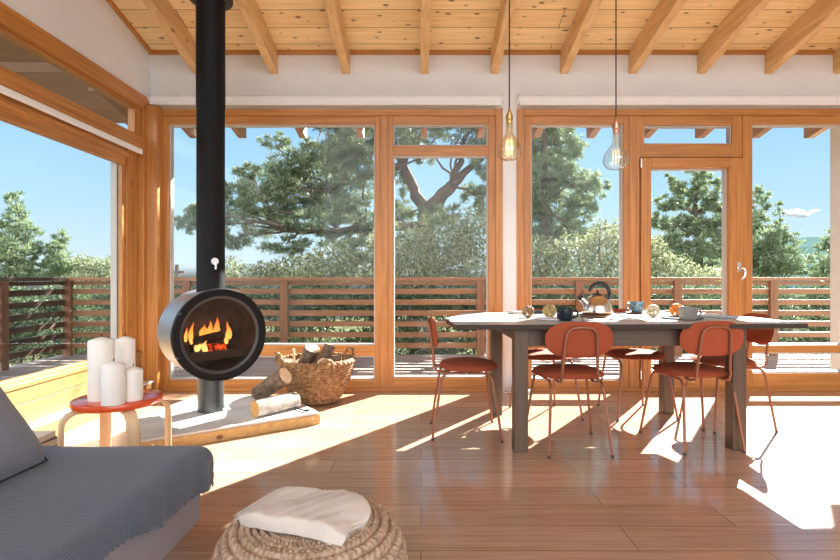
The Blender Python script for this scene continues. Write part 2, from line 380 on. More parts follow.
def arc(c, r, a0, a1, n, plane='XZ'):
    out = []
    for i in range(n + 1):
        a = rad(a0 + (a1 - a0) * i / n); p, q = r * math.cos(a), r * math.sin(a)
        out.append({'XZ': (c[0] + p, c[1], c[2] + q), 'YZ': (c[0], c[1] + p, c[2] + q), 'XY': (c[0] + p, c[1] + q, c[2])}[plane])
    return out
def superell(a, b, e, n):
    o = []
    for i in range(n):
        t = 2 * PI * i / n; c, d = math.cos(t), math.sin(t)
        o.append((a * math.copysign(abs(c) ** (2 / e), c), b * math.copysign(abs(d) ** (2 / e), d)))
    return o

# ================================================================== SETTING
XR, YR = 5.2, -3.4
mb = MB(); mb.box(XL - 0.1, XR, YR, YB + 0.12, -0.12, 0.0)
struct(mb.build('floor', 'floor'), 'reddish brown wood plank floor with sunlit patches', 'floor')
# ceiling boards, following the slope and running on out over the deck as the eave
def slab(y0, y1, x0, x1, off, th): return MB().extr([(y0, zc(y0) + off), (y1, zc(y1) + off), (y1, zc(y1) + off + th), (y0, zc(y0) + off + th)], 'X', x0, x1)
ang = math.atan(SL)
mb = MB(); mb.box(-XR, -XL + 0.05, 0, (YB + 0.1 - YR) / math.cos(ang), 0, 0.03)
o = mb.build('ceiling', 'ceil', loc=(0, YB + 0.1, zc(YB + 0.1)), rot=(ang, 0, PI))
struct(o, 'sloping knotty pine board ceiling above white walls', 'ceiling')
o = slab(YR, 5.74, -4.4, 6.3, 0.06, 0.10).build('roof', 'eave')
struct(o, 'roof deck overhanging the terrace as an eave', 'roof')
mb = MB(); mb.extr([(YB + 0.24, zc(YB + 0.24) - 0.03), (5.74, zc(5.74) - 0.03), (5.74, zc(5.74) + 0.06), (YB + 0.24, zc(YB + 0.24) + 0.06)], 'X', -4.4, 6.3)
struct(mb.build('eave_soffit', 'eave'), 'timber underside of the eave over the terrace', 'eave')
# rafters inside and their tails outside
RW = 0.072
names = ['hidden behind the stove pipe', 'just right of the stove pipe', 'above the wide window', 'above the narrow window', 'just left of the amber bulb cord',
         'between the two bulb cords', 'just right of the clear bulb cord', 'above the glazed door', 'above the right window', 'farthest from the stove']
for px, nm in zip((198, 274, 346, 424.5, 494.5, 564, 632.5, 701, 768.5, 837), names):
    x = bx(px)
    mb = MB(); mb.extr([(YR, zr(YR)), (YB + 0.01, zr(YB + 0.01)), (YB + 0.01, zc(YB + 0.01) + 0.005), (YR, zc(YR) + 0.005)], 'X', x - RW / 2, x + RW / 2)
    struct(mb.build('ceiling_beam', 'rafter', bevel=0.004), 'sloping pine ceiling rafter ' + nm, 'ceiling beam')
for i, px in enumerate((78, 138, 198, 274, 346, 424.5, 494.5, 564, 632.5, 701, 768.5, 837, 905, 974)):
    x = bx(px)
    mb = MB(); mb.extr([(YB + 0.2, zr(YB + 0.2) - 0.035), (5.66, zr(5.66) - 0.035), (5.72, zr(5.72) - 0.01), (5.72, zc(5.72) + 0.03), (YB + 0.2, zc(YB + 0.2) + 0.03)], 'X', x - RW / 2, x + RW / 2)
    struct(mb.build('rafter_tail', 'eave'), 'outdoor rafter end under the eave, ' + ['first', 'second', 'third', 'fourth', 'fifth', 'sixth', 'seventh', 'eighth', 'ninth', 'tenth', 'eleventh', 'twelfth', 'thirteenth', 'fourteenth'][i] + ' from the left', 'rafter end')
# white walls
mb = MB()
mb.extr([(XL - 0.2, bz(109)), (XR + 0.1, bz(109)), (XR + 0.1, zc(YB) + 0.08), (XL - 0.2, zc(YB) + 0.08)], 'Y', YB, YB + 0.22)
mb.box(bx(502.5), bx(516.5), YB - 0.005, YB + 0.2, 0, bz(109) + 0.01)
struct(mb.build('wall_back', 'white'), 'white wall above the glazing with a slim white pier', 'wall')
def lw(y0, y1, zb): return [(y0, zb), (y1, zb), (y1, zc(y1) + 0.08), (y0, zc(y0) + 0.08)]
ZLT = 2.595
mb = MB(); mb.extr(lw(0.9, YB + 0.22, ZLT), 'X', XL - 0.2, XL); mb.extr(lw(YR, 0.9, 0), 'X', XL - 0.2, XL)
struct(mb.build('wall_left', 'white'), 'white plaster wall above the left sliding window', 'wall')
mb = MB(); mb.extr(lw(YR, YB + 0.22, 0), 'X', XR, XR + 0.2)
struct(mb.build('wall_right', 'white'), 'white plaster wall at the right, beyond the dining table', 'wall')
# thin timber cover strips where wall meets ceiling
mb = MB(); mb.extr([(YB - 0.025, zc(YB) - 0.03), (YB, zc(YB) - 0.03), (YB, zc(YB) + 0.01), (YB - 0.025, zc(YB) + 0.01)], 'X', XL, XR)
struct(mb.build('trim_back', 'fx'), 'thin wooden strip between back wall and ceiling', 'trim')
mb = MB(); mb.extr([(YR, zc(YR) - 0.03), (YB, zc(YB) - 0.03), (YB, zc(YB) + 0.01), (YR, zc(YR) + 0.01)], 'X', XL, XL + 0.025)
struct(mb.build('trim_left', 'fy'), 'thin wooden strip between left wall and ceiling', 'trim')

# ---- back glazing
def ring(mb, x0, x1, z0, z1, wl, wr, wb, wt, y0, y1, mz=0, mx=1):
    if wl: mb.box(x0, x0 + wl, y0, y1, z0, z1, mz)
    if wr: mb.box(x1 - wr, x1, y0, y1, z0, z1, mz)
    if wb: mb.box(x0 + wl, x1 - wr, y0, y1, z0, z0 + wb, mx)
    if wt: mb.box(x0 + wl, x1 - wr, y0, y1, z1 - wt, z1, mx)
def pane(parent, x0, x1, z0, z1, y):
    g = MB(); g.box(x0 - 0.006, x1 + 0.006, y, y + 0.008, z0 - 0.006, z1 + 0.006)
    return g.build('pane', 'glass', parent)
def gasketing(mb, x0, x1, z0, z1, y):      # pale outer reveal round each pane
    w = 0.012
    ring(mb, x0, x1, z0, z1, w, w, w, w, y + 0.02, y + 0.076, 0, 0)
ZT = bz(109)
# fixed outer frames as trim
mb = MB()
ring(mb, bx(150), bx(502.5), 0, ZT, bx(159) - bx(150), bx(502.5) - bx(495), 0, ZT - bz(116), YB - 0.02, YB + 0.12)
mb.box(bx(380.5), bx(387.5), YB - 0.012, YB + 0.12, 0.035, bz(116))
mb.box(bx(159), bx(495), YB - 0.012, YB + 0.12, 0, 0.035, 1)
struct(mb.build('trim_1', ['fz', 'fx'], bevel=0.003), 'orange wooden outer frame round the wide and narrow windows', 'window frame')
mb = MB()
ring(mb, bx(516.5), XR, 0, ZT, bx(524) - bx(516.5), 0, 0, ZT - bz(116), YB - 0.02, YB + 0.12)
mb.box(bx(629), bx(639), YB - 0.012, YB + 0.12, 0.035, bz(116)); mb.box(bx(742), bx(749), YB - 0.012, YB + 0.12, 0.035, bz(116))
mb.box(bx(524), XR, YB - 0.012, YB + 0.12, 0, 0.035, 1)
struct(mb.build('trim_2', ['fz', 'fx'], bevel=0.003), 'orange wooden outer frame round the door and right windows', 'window frame')
def window(name, label, x0, x1, z0, z1, wl, wr, wb, wt, rails=(), y0=YB, deep=0.075):
    """sash with optional horizontal rails [(zlow, zhigh)]; panes between them"""
    w = thing(name, label, 'window', ((x0 + x1) / 2, YB, z0), 0, kind='structure')
    off = Matrix.Translation((-(x0 + x1) / 2, -YB, -z0))
    f = MB(); ring(f, x0, x1, z0, z1, wl, wr, wb, wt, y0, y0 + deep)
    for a, b in rails: f.box(x0 + wl, x1 - wr, y0, y0 + deep, a, b, 1)
    f.v = [tuple(off @ Vector(p)) for p in f.v]
    f.build('window_frame', ['fz', 'fx'], w, bevel=0.004)
    edges = [z0 + wb] + [e for r in rails for e in r] + [z1 - wt]
    rv = MB()
    for i in range(0, len(edges), 2):
        g = pane(w, x0 + wl, x1 - wr, edges[i], edges[i + 1], y0 + 0.035); g.location = off.translation
        gasketing(rv, x0 + wl, x1 - wr, edges[i], edges[i + 1], y0)
    rv.v = [tuple(off @ Vector(p)) for p in rv.v]
    rv.build('outer_reveal', 'clad', w)
    return w
window('window_1', 'wide fixed window behind the round stove, with a low pane beneath', bx(159), bx(381), 0.03, bz(116), bx(168.5) - bx(159), bx(381) - bx(375), bz(380) - 0.03, bz(116) - bz(124), [(bz(356), bz(345.5))])
window('window_2', 'narrow full-height window with a small pane above, left of the white pier', bx(387), bx(495.5), 0.03, bz(116), bx(393) - bx(387), bx(495.5) - bx(488.5), bz(378) - 0.03, bz(116) - bz(124), [(bz(155), bz(145.5))])
window('window_3', 'fixed window behind the kettle, right of the white pier', bx(524), bx(629.5), 0.03, bz(116), bx(531) - bx(524), bx(629.5) - bx(623.5), bz(380) - 0.03, bz(116) - bz(124), [(bz(356), bz(345.5))])
window('window_4', 'small horizontal window above the glazed door', bx(638.5), bx(742.5), bz(157.5), bz(116), bx(644) - bx(638.5), bx(742.5) - bx(732.5), bz(144) - bz(157.5), bz(116) - bz(125))
window('window_5', 'fixed right window with a view to the hill', bx(748.5), XR - 0.02, 0.03, bz(116), bx(752.5) - bx(748.5), 0.07, bz(373) - 0.03, bz(116) - bz(124), [(bz(352.5), bz(345.5))])
# glazed door
dx0, dx1, dz1 = bx(640), bx(741), bz(158.5)
d = thing('door_1', 'glazed wooden terrace door with nickel lever handle', 'door', ((dx0 + dx1) / 2, YB, 0), 0, kind='structure')
T0 = Matrix.Translation((-(dx0 + dx1) / 2, -YB, 0))
def part_at(mbx, name, mats, parent, T, **k):
    mbx.v = [tuple(T @ Vector(p)) for p in mbx.v]; return mbx.build(name, mats, parent, **k)
f = MB(); ring(f, dx0, dx1, 0.036, dz1, bx(650) - dx0, dx1 - bx(728), bz(372) - 0.036, dz1 - bz(168), YB - 0.028, YB + 0.07)
part_at(f, 'door_leaf', ['fz', 'fx'], d, T0, bevel=0.005)
g = pane(d, bx(650), bx(728), bz(372), bz(168), YB + 0.03); g.location = T0.translation
rv = MB(); gasketing(rv, bx(650), bx(728), bz(372), bz(168), YB); part_at(rv, 'outer_reveal', 'clad', d, T0)
h = MB(); hx, hz = bx(736.6), bz(268)
h.box(hx - 0.016, hx + 0.016, YB - 0.038, YB - 0.028, hz - 0.035, hz + 0.05)
h.tube([(hx, YB - 0.035, hz), (hx, YB - 0.075, hz), (hx + 0.015, YB - 0.085, hz - 0.005), (hx + 0.028, YB - 0.085, hz - 0.03), (hx + 0.02, YB - 0.083, hz - 0.075), (hx - 0.01, YB - 0.08, hz - 0.105)], 0.010, 10)
part_at(h, 'door_handle', 'chrome', d, T0)
for zz in (bz(164), bz(374)):
    h = MB(); h.tube([(dx0 - 0.004, YB - 0.034, zz - 0.04), (dx0 - 0.004, YB - 0.034, zz + 0.04)], 0.009, 10); part_at(h, 'hinge', 'chrome', d, T0)
# corner post between back and left glazing
mb = MB(); mb.box(XL - 0.1, XL + 0.115, YB - 0.10, YB + 0.1, 0, ZT); mb.box(XL - 0.1, XL + 0.02, YB - 0.145, YB - 0.10, 0, 2.5)
struct(mb.build('trim_3', 'fz', bevel=0.004), 'orange wooden corner post where the two glass walls meet', 'corner post')

# ---- left glazing (plane X = XL)
ya, yb = 0.95, 4.41
mb = MB()
mb.box(XL - 0.12, XL + 0.02, ya, yb + 0.1, 2.475, ZLT)                                # head rail
mb.box(XL - 0.10, XL + 0.025, ya, yb, 2.118, 2.225)                                   # transom beam
mb.box(XL - 0.10, XL + 0.032, ya, yb, 2.17, 2.19)
struct(mb.build('trim_4', 'fy', bevel=0.004), 'long wooden head rail and transom beam of the left window', 'window beam')
mb = MB(); mb.box(XL - 0.1, XL - 0.035, 4.262, 4.41, 0.12, 2.118)
struct(mb.build('trim_5', 'fzk', bevel=0.003), 'knotty wooden upright board beside the sliding window', 'window post')
w = thing('window_6', 'high horizontal window along the top of the left wall', 'window', (XL, 2.7, 2.225), kind='structure')
TW = Matrix.Translation((-XL, -2.7, -2.225))
f = MB(); f.box(XL - 0.07, XL - 0.01, 4.33, yb, 2.225, 2.475); f.box(XL - 0.07, XL - 0.01, ya, 4.33, 2.225, 2.245, 1); f.box(XL - 0.07, XL - 0.01, ya, 4.33, 2.455, 2.475, 1); f.box(XL - 0.07, XL - 0.01, ya, ya + 0.06, 2.245, 2.455)
part_at(f, 'window_frame', ['fz', 'fy'], w, TW, bevel=0.003)
f = MB(); f.box(XL - 0.05, XL - 0.042, ya, 4.34, 2.24, 2.46); part_at(f, 'pane', 'glass', w, TW)
w = thing('window_7', 'large sliding window in the left wall behind the candles', 'window', (XL, 2.7, 0.385), kind='structure')
TW = Matrix.Translation((-XL, -2.7, -0.385))
f = MB()
f.box(XL - 0.085, XL - 0.05, 4.215, 4.26, 0.385, 2.08); f.box(XL - 0.085, XL - 0.02, ya, 4.215, 1.95, 2.118, 1); f.box(XL - 0.085, XL - 0.03, ya, 4.215, 0.375, 0.40, 1)
f.box(XL - 0.085, XL - 0.008, ya, 4.25, 2.015, 2.06, 1)
part_at(f, 'window_frame', ['fz', 'fy'], w, TW, bevel=0.004)
f = MB(); f.box(XL - 0.14, XL - 0.09, 4.205, 4.26, 0.385, 2.0); f.box(XL - 0.14, XL - 0.09, ya, 4.205, 0.37, 0.383); part_at(f, 'outer_reveal', 'clad', w, TW)
f = MB(); f.box(XL - 0.062, XL - 0.054, ya, 4.22, 0.395, 1.96); part_at(f, 'pane', 'glass', w, TW)
mb = MB(); mb.box(XL - 0.1, XL, ya, YB - 0.06, 0.11, 0.25); mb.box(XL - 0.1, XL - 0.003, ya, YB - 0.06, 0.253, 0.345); mb.box(XL - 0.1, XL + 0.008, ya, YB - 0.06, 0.348, 0.378)
mb.box(XL - 0.1, XL + 0.085, ya, YB - 0.06, 0.0, 0.105)
struct(mb.build('baseboard_left', 'base_panel', bevel=0.003), 'honey coloured wooden panel and ledge under the sliding window', 'panel')
mb = MB(); mb.box(XL, XL + 0.088, 2.0, YB - 0.06, 0.1055, 0.116)  # added white strip, painted stand-in for sunlight on the ledge top
struct(mb.build('ledge_sunlight_strip', 'plastic'), 'added white strip imitating sunlight on the low ledge under the left window', 'ledge strip')

# ---- roller blinds
def blind(name, label, x0, x1):
    t = thing(name, label, 'blind', ((x0 + x1) / 2, YB - 0.04, bz(107)))
    L = (x1 - x0) / 2
    T = Matrix.Rotation(PI / 2, 4, 'Y')
    b = MB(); b.tube([(-L, 0, 0.055), (L, 0, 0.055)], 0.034, 20); b.build('roller_tube', 'blind', t)
    b = MB(); b.box(-L + 0.01, L - 0.01, -0.034, -0.026, 0.004, 0.055); b.box(-L + 0.01, L - 0.01, -0.04, -0.02, -0.004, 0.012); b.build('hem_bar', 'blind', t, bevel=0.003)
    for s in (-1, 1):
        b = MB(); b.tube([(s * (L - 0.005), 0, 0.055), (s * (L + 0.006), 0, 0.055)], 0.042, 20); b.build('end_cap', 'plastic', t)
blind('roller_blind', 'white rolled-up blind above the wide and narrow windows', bx(153), bx(501.5))
blind('roller_blind', 'white rolled-up blind above the door and right windows', bx(517.5), XR - 0.05)
t = thing('roller_blind', 'white rolled-up blind under the left wall transom beam', 'blind', (XL + 0.015, 2.6, 2.07))
b = MB(); b.tube([(0, -1.5, 0.026), (0, 1.77, 0.026)], 0.022, 16); b.build('roller_tube', 'blind', t)
b = MB(); b.box(0.012, 0.022, -1.5, 1.77, 0.0, 0.04); b.build('hem_bar', 'blind', t, bevel=0.003)

# ================================================================== TERRACE
DY, DX = 6.86, -4.76
mb = MB(); mb.box(DX - 0.1, 6.4, YB + 0.13, DY + 0.08, -0.10, -0.03); mb.box(DX - 0.1, XL - 0.21, -1, YB + 0.13, -0.10, -0.03)
struct(mb.build('deck', 'deck'), 'weathered wooden terrace deck outside the glass walls', 'deck')
SLZ = [0.10, 0.245, 0.39, 0.535, 0.68, 0.825]
t = thing('deck_railing', 'brown horizontal slat railing along the back of the terrace', 'railing', (1, DY, -0.03))
b = MB()
for z in SLZ: b.box(DX - 1, 5.4, -0.02, 0.02, z - 0.004, z + 0.066)
b.box(DX - 1, 5.4, -0.02, 0.02, 0.945, 0.99)
b.build('slat_panel', 'rail', t)
b = MB(); b.box(DX - 1.05, 5.4, -0.06, 0.06, 1.0, 1.045); b.build('handrail', 'rail', t, bevel=0.004)
for px in (67, 186, 284, 382, 480.5, 579.5, 678, 774, 872):
    x = (px - CX) * (DY - 0.06) / FPX - 1
    b = MB(); b.box(x - 0.05, x + 0.05, -0.075, -0.02, 0.0, 0.998); b.build('post', 'railz', t)
t = thing('deck_railing', 'horizontal slat railing with painted-in shade along the left side of the terrace', 'railing', (DX, 3, -0.03))
b = MB()
for z in SLZ: b.box(-0.02, 0.02, -4, DY - 3.07, z - 0.004, z + 0.066)
b.box(-0.02, 0.02, -4, DY - 3.07, 0.945, 0.99)
b.build('slat_panel', 'raily_shade', t)
b = MB(); b.box(-0.06, 0.06, -4, DY - 3.07, 1.0, 1.045); b.build('handrail', 'raily_shade', t, bevel=0.004)
for y in (-2.5, -1.1, 0.3, 1.7, 2.75):
    b = MB(); b.box(0.02, 0.075, y - 0.05, y + 0.05, 0, 0.998); b.build('post', 'railz', t)
mb = MB(); mb.box(4.31, 4.60, 5.1, 5.38, -0.03, zr(5.24) + 0.02)
struct(mb.build('porch_column', 'column', bevel=0.01), 'pale rendered outdoor column at the right end of the terrace', 'column')

# ground, hill, cloud
def gfn(u, v):
    x, y = -70 + 160 * u, -12 + 130 * v
    d = max(0, y - 7); e = max(0, -5 - x)
    return (x, y, -1.3 - 0.06 * d - 0.05 * e + 0.25 * math.sin(x * 0.7) * math.sin(y * 0.6))
struct(MB().grid(gfn, 60, 60).build('terrain', 'ground'), 'scrubby sloping ground beyond the terrace', 'ground')
rng = random.Random(3)
def hfn(u, v):
    x = 90 + 330 * u; y = 330 + 160 * v
    prof = 34 * math.exp(-((u - 0.66) / 0.5) ** 4) + 3 * math.sin(9 * u)
    return (x, y, -12 + (prof + 12) * math.sin(PI * min(1, v * 1.3) / 2) + 0.9 * rng.random())
struct(MB().grid(hfn, 120, 26).build('hill', 'hill'), 'distant wooded hill on the horizon at right', 'hill')
def blob(mb, c, r, n=14):
    rr = random.Random(int(c[0] * 7 + c[2] * 13))
    ph = [rr.random() * 6 for _ in range(4)]
    def fn(u, v):
        a, b = 2 * PI * u, PI * (v - 0.5)
        k = 1 + 0.16 * math.sin(3 * a + ph[0]) * math.cos(2 * b + ph[1]) + 0.1 * math.sin(5 * a + ph[2] + 3 * b)
        return (c[0] + r[0] * k * math.cos(a) * math.cos(b), c[1] + r[1] * k * math.sin(a) * math.cos(b), c[2] + r[2] * k * math.sin(b))
    mb.grid(fn, 2 * n, n, cu=True)
mb = MB()
for px, py, rx, rz in ((788, 213, 5, 3), (796, 213, 8, 3.6), (803, 215, 6, 2.2), (814, 211, 1.8, 1.0)):
    p = P(px, py, 900); blob(mb, p, (rx * 1.76, 12, rz * 1.76))
tag(mb.build('cloud', 'cloud'), 'small white cloud in the blue sky above the hill', 'cloud')
t = thing('utility_pole', 'thin dark utility pole beyond the railing left of the stove pipe', 'pole', P(177, 290, 22))
b = MB(); b.tube([(0, 0, -2), (0, 0, 1.1)], 0.09, 8); b.build('shaft', 'trunk', t)
b = MB(); b.box(-0.35, 0.35, -0.05, 0.05, 0.72, 0.82); b.build('crossarm', 'trunk', t)

# ---- vegetation
def blades(pts, dirs, nb, L, W, rs, spread=0.9):
    """needle / leaf blades, each a small pointed quad, fanned round the twig direction"""
    n = len(pts); c = np.repeat(pts, nb, 0); d = np.repeat(dirs, nb, 0)
    d = d + rs.normal(0, spread, (n * nb, 3)); d /= np.linalg.norm(d, axis=1)[:, None] + 1e-9
    q = rs.normal(0, 1, (n * nb, 3)); s = np.cross(d, q); s /= np.linalg.norm(s, axis=1)[:, None] + 1e-9
    l = (L * rs.uniform(0.6, 1.25, n * nb))[:, None]; w = (W * rs.uniform(0.7, 1.2, n * nb))[:, None]
    v = np.stack([c, c + d * l * 0.5 + s * w, c + d * l, c + d * l * 0.5 - s * w], 1).reshape(-1, 3)
    return v
def foliage(name, clusters, per_area, nb, L, W, mat, parent, seed, origin, shell=0.45, spread=0.9, clump=0):
    rs = np.random.default_rng(seed); V = []
    for c, r in clusters:
        c = np.array(c, float); r = np.array(r, float)
        n = max(12, int(per_area * (r[0] * r[2]) * 4))
        if clump:
            k = max(5, n // clump); u = rs.normal(0, 1, (k, 3)); u /= np.linalg.norm(u, axis=1)[:, None]
            cen = u * (rs.uniform(0.15, 1, (k, 1)) ** shell)
            pts = np.repeat(cen, clump, 0) + rs.normal(0, 0.11, (k * clump, 3)) * np.array([1, 1, 0.6])
            dr = np.repeat(u, clump, 0)
        else:
            u = rs.normal(0, 1, (n, 3)); u /= np.linalg.norm(u, axis=1)[:, None]
            pts = u * (rs.uniform(0.05, 1, (n, 1)) ** shell); dr = u
        dr = dr * 0.7 + np.array([0, 0, 0.45])
        V.append(blades(c + pts * r - np.array(origin), dr, nb, L, W, rs, spread))
    v = np.concatenate(V); nf = len(v) // 4
    me = bpy.data.meshes.new(name); me.vertices.add(len(v)); me.vertices.foreach_set('co', v.ravel().astype(np.float32))
    me.loops.add(nf * 4); me.loops.foreach_set('vertex_index', np.arange(nf * 4, dtype=np.int32))
    me.polygons.add(nf); me.polygons.foreach_set('loop_start', np.arange(0, nf * 4, 4, dtype=np.int32))
    me.materials.append(M[mat]); me.update(calc_edges=True); me.validate()
    o = bpy.data.objects.new(name, me); COL.objects.link(o); o.parent = parent
    return o
def limb(mb, a, b, r0, r1, seed, wob=0.12, n=7):
    rs = random.Random(seed); a, b = Vector(a), Vector(b); L = (b - a).length; pts = []
    for i in range(n):
        t = i / (n - 1); k = math.sin(PI * t) * wob * L
        pts.append(a.lerp(b, t) + Vector((rs.uniform(-k, k), rs.uniform(-k, k), rs.uniform(-k, k) * 0.6 + k * 0.3)))
    mb.tube(pts, [r0 + (r1 - r0) * i / (n - 1) for i in range(n)], 7)
    return pts
def PC(lst, Y, dy, seed, dscale=1.0):
    rs = random.Random(seed); out = []
    for px, py, rx, ry in lst:
        y = Y + rs.uniform(-dy, dy); k = y / FPX
        out.append((P(px, py, y), (rx * k, max(rx, ry) * k * dscale, ry * k)))
    return out
# big spreading pine behind the stove and the narrow window
YP = 10.5
t = thing('pine_tree', 'large spreading pine with forked trunk behind the stove window', 'tree', P(418, 380, YP))
org = Vector(t.location)
cl = PC([(188, 222, 14, 12), (205, 212, 18, 14), (236, 200, 24, 18), (262, 183, 24, 16), (292, 165, 26, 16), (318, 178, 34, 22), (345, 148, 28, 22), (300, 205, 34, 14), (262, 225, 30, 13),
         (330, 212, 34, 12), (352, 190, 30, 18), (360, 165, 20, 22), (235, 240, 20, 9), (285, 245, 24, 9), (345, 238, 30, 10), (395, 140, 24, 18), (425, 132, 26, 14), (462, 130, 30, 12), (484, 160, 14, 22),
         (402, 182, 10, 14), (474, 196, 16, 11), (440, 214, 22, 9), (400, 214, 20, 13), (486, 205, 9, 16), (424, 158, 12, 6),
         (350, 105, 60, 26), (440, 95, 60, 26), (330, 62, 50, 26), (395, 50, 50, 28), (455, 60, 40, 26), (420, 20, 40, 22), (360, 25, 30, 18), (490, 90, 20, 24), (300, 90, 24, 18), (474, 30, 30, 24), (375, 92, 30, 24), (408, 78, 30, 22), (432, 40, 30, 24), (350, 118, 24, 12), (390, 118, 20, 10), (275, 142, 16, 8), (245, 172, 14, 8), (372, 225, 20, 14), (255, 208, 22, 12), (312, 222, 26, 12), (350, 212, 22, 12), (282, 188, 24, 12), (368, 140, 14, 14), (362, 250, 22, 12), (320, 150, 20, 12), (220, 228, 16, 10), (335, 165, 20, 14)], YP, 1.0, 5, 0.9)
b = MB()
fork = P(425, 214, YP) - org
limb(b, (0, 0, -1.5), fork, 0.24, 0.17, 1, 0.05)
f2 = P(452, 185, YP - .2) - org; f3 = P(403, 165, YP + .2) - org
limb(b, fork, f2, 0.16, 0.12, 2, 0.05); limb(b, f2, P(490, 152, YP) - org, 0.10, 0.04, 3, 0.05); limb(b, f2, P(472, 120, YP) - org, 0.08, 0.03, 4, 0.06)
limb(b, fork, f3, 0.14, 0.09, 5, 0.06); limb(b, f3, P(385, 128, YP) - org, 0.08, 0.03, 6, 0.06); limb(b, f3, P(430, 118, YP) - org, 0.07, 0.03, 7, 0.06)
lim = limb(b, fork + Vector((0, 0, -0.25)), P(300, 232, YP - .6) - org, 0.11, 0.05, 8, 0.05)
limb(b, lim[-1], P(200, 215, YP - .3) - org, 0.05, 0.015, 9, 0.08); limb(b, lim[4], P(290, 180, YP) - org, 0.05, 0.015, 10, 0.1)
lim2 = limb(b, f3, P(330, 190, YP + .4) - org, 0.09, 0.03, 11, 0.08); limb(b, lim2[-1], P(240, 205, YP) - org, 0.035, 0.012, 12, 0.08)
for i, (c, r) in enumerate(cl):
    a = [fork, f2, f3, lim[3], lim2[4]][i % 5]
    a = min([fork, f2, f3, lim[3], lim[-1], lim2[4], lim2[-1]], key=lambda q: (q - (Vector(c) - org)).length)
    limb(b, a, Vector(c) - org, 0.03, 0.008, 30 + i, 0.12, 6)
b.build('trunk', 'trunk', t)
foliage('crown', cl, 820, 7, 0.105, 0.0085, 'pine', t, 11, org, 0.5, 0.75, clump=10)
# pine with upright crown left of the clear bulb
YQ = 11.5
t = thing('pine_tree', 'bushy pine behind the window between the two hanging bulbs', 'tree', P(540, 400, YQ)); org = Vector(t.location)
cl = PC([(540, 140, 22, 16), (562, 150, 20, 18), (545, 172, 28, 18), (578, 178, 18, 14), (592, 190, 12, 10), (550, 205, 28, 20), (580, 208, 18, 14), (540, 235, 26, 20), (572, 235, 20, 14), (528, 160, 18, 22), (560, 128, 14, 12), (604, 186, 5, 5), (530, 110, 40, 18), (515, 190, 20, 30)], YQ, 0.9, 6)
b = MB(); tp = P(545, 130, YQ) - org; limb(b, (0, 0, -1.5), tp, 0.2, 0.05, 60, 0.03, 9)
for i, (c, r) in enumerate(cl): limb(b, (tp * 0.45).lerp(tp, (i % 5) / 6), Vector(c) - org, 0.035, 0.01, 70 + i, 0.1, 6)
b.build('trunk', 'trunk', t); foliage('crown', cl, 900, 7, 0.11, 0.010, 'pine2', t, 12, org, 0.5, 0.75, clump=10)
# pine seen through the door
YD = 15
t = thing('pine_tree', 'tall loose pine seen through the glazed door', 'tree', P(695, 400, YD)); org = Vector(t.location)
cl = PC([(697, 172, 9, 8), (690, 188, 14, 10), (708, 186, 12, 10), (670, 202, 12, 8), (697, 205, 18, 10), (722, 203, 14, 12), (660, 222, 12, 9), (684, 226, 18, 11), (712, 228, 18, 12), (738, 222, 14, 16), (668, 245, 20, 11), (697, 250, 20, 10), (728, 248, 20, 12), (757, 203, 8, 16), (750, 238, 12, 14), (655, 262, 14, 10), (682, 268, 20, 10), (715, 270, 22, 10), (674, 190, 6, 5), (668, 182, 5, 6), (758, 222, 6, 10)], YD, 0.9, 7)
b = MB(); tp = P(697, 172, YD) - org; limb(b, (0, 0, -2), tp, 0.2, 0.03, 90, 0.02, 9)
for i, (c, r) in enumerate(cl):
    zz = max(0.2, min(0.97, (c[2] - 0.3 - org.z) / tp.z)); limb(b, tp * zz, Vector(c) - org, 0.035, 0.01, 100 + i, 0.07, 6)
b.build('trunk', 'trunk', t); foliage('crown', cl, 640, 7, 0.13, 0.013, 'pine2', t, 13, org, 0.5, 0.75, clump=10)
def bush(label, lst, Y, mat, seed, dens=150, L=0.085, W=0.016, name='shrub', cat='shrub', dy=0.4, base=400, clump=0, nb=3, spread=1.0):
    cx_ = sum(q[0] for q in lst) / len(lst)
    t = thing(name, label, cat, (P(cx_, 0, Y).x, Y, -1.4)); org = Vector(t.location)
    cl = PC(lst, Y, dy, seed)
    b = MB()
    for i, (c, r) in enumerate(cl):
        limb(b, (0.1 * math.sin(i * 2.4), 0.1 * math.cos(i * 2.4), -0.6), Vector(c) - org + Vector((0, 0, r[2] * 0.5)), 0.045, 0.008, seed * 31 + i, 0.08, 7)
    b.build('stems', 'trunk', t)
    foliage('crown', cl, dens * 6.5, nb, L * 0.8, W * 0.85, mat, t, seed, org, 0.5, spread, clump)
    return t
bush('grey-green bush under the big pine in the narrow window', [(400, 248, 34, 26), (440, 240, 34, 28), (474, 236, 24, 30), (455, 268, 44, 22), (405, 275, 40, 22), (360, 268, 30, 18)], 9.2, 'olive', 21)
bush('low shrub behind the railing right of the stove', [(300, 268, 30, 14), (335, 260, 30, 16), (262, 272, 22, 10), (232, 270, 10, 14), (315, 285, 40, 18)], 9.6, 'olive', 22)
bush('olive bush behind the table, below the clear bulb', [(540, 258, 26, 22), (575, 255, 26, 22), (605, 248, 20, 22), (622, 240, 14, 22), (560, 285, 50, 20), (612, 275, 26, 22), (600, 228, 10, 8)], 9.4, 'olive', 23)
bush('pale bush low in the door view, left of its pine', [(652, 255, 18, 18), (668, 272, 26, 18), (700, 278, 30, 12), (725, 276, 18, 12), (636, 262, 14, 20)], 10, 'olive', 24)
bush('bright green pine sapling between door and hill', [(762, 250, 14, 18), (778, 228, 7, 10), (782, 245, 14, 14), (775, 262, 24, 14), (798, 266, 16, 10), (758, 272, 20, 12), (768, 238, 8, 12), (779, 210, 3, 6)], 13, 'pine2', 25, 130, 0.15, 0.014, 'pine_tree', 'tree', clump=9, nb=5, spread=0.75)
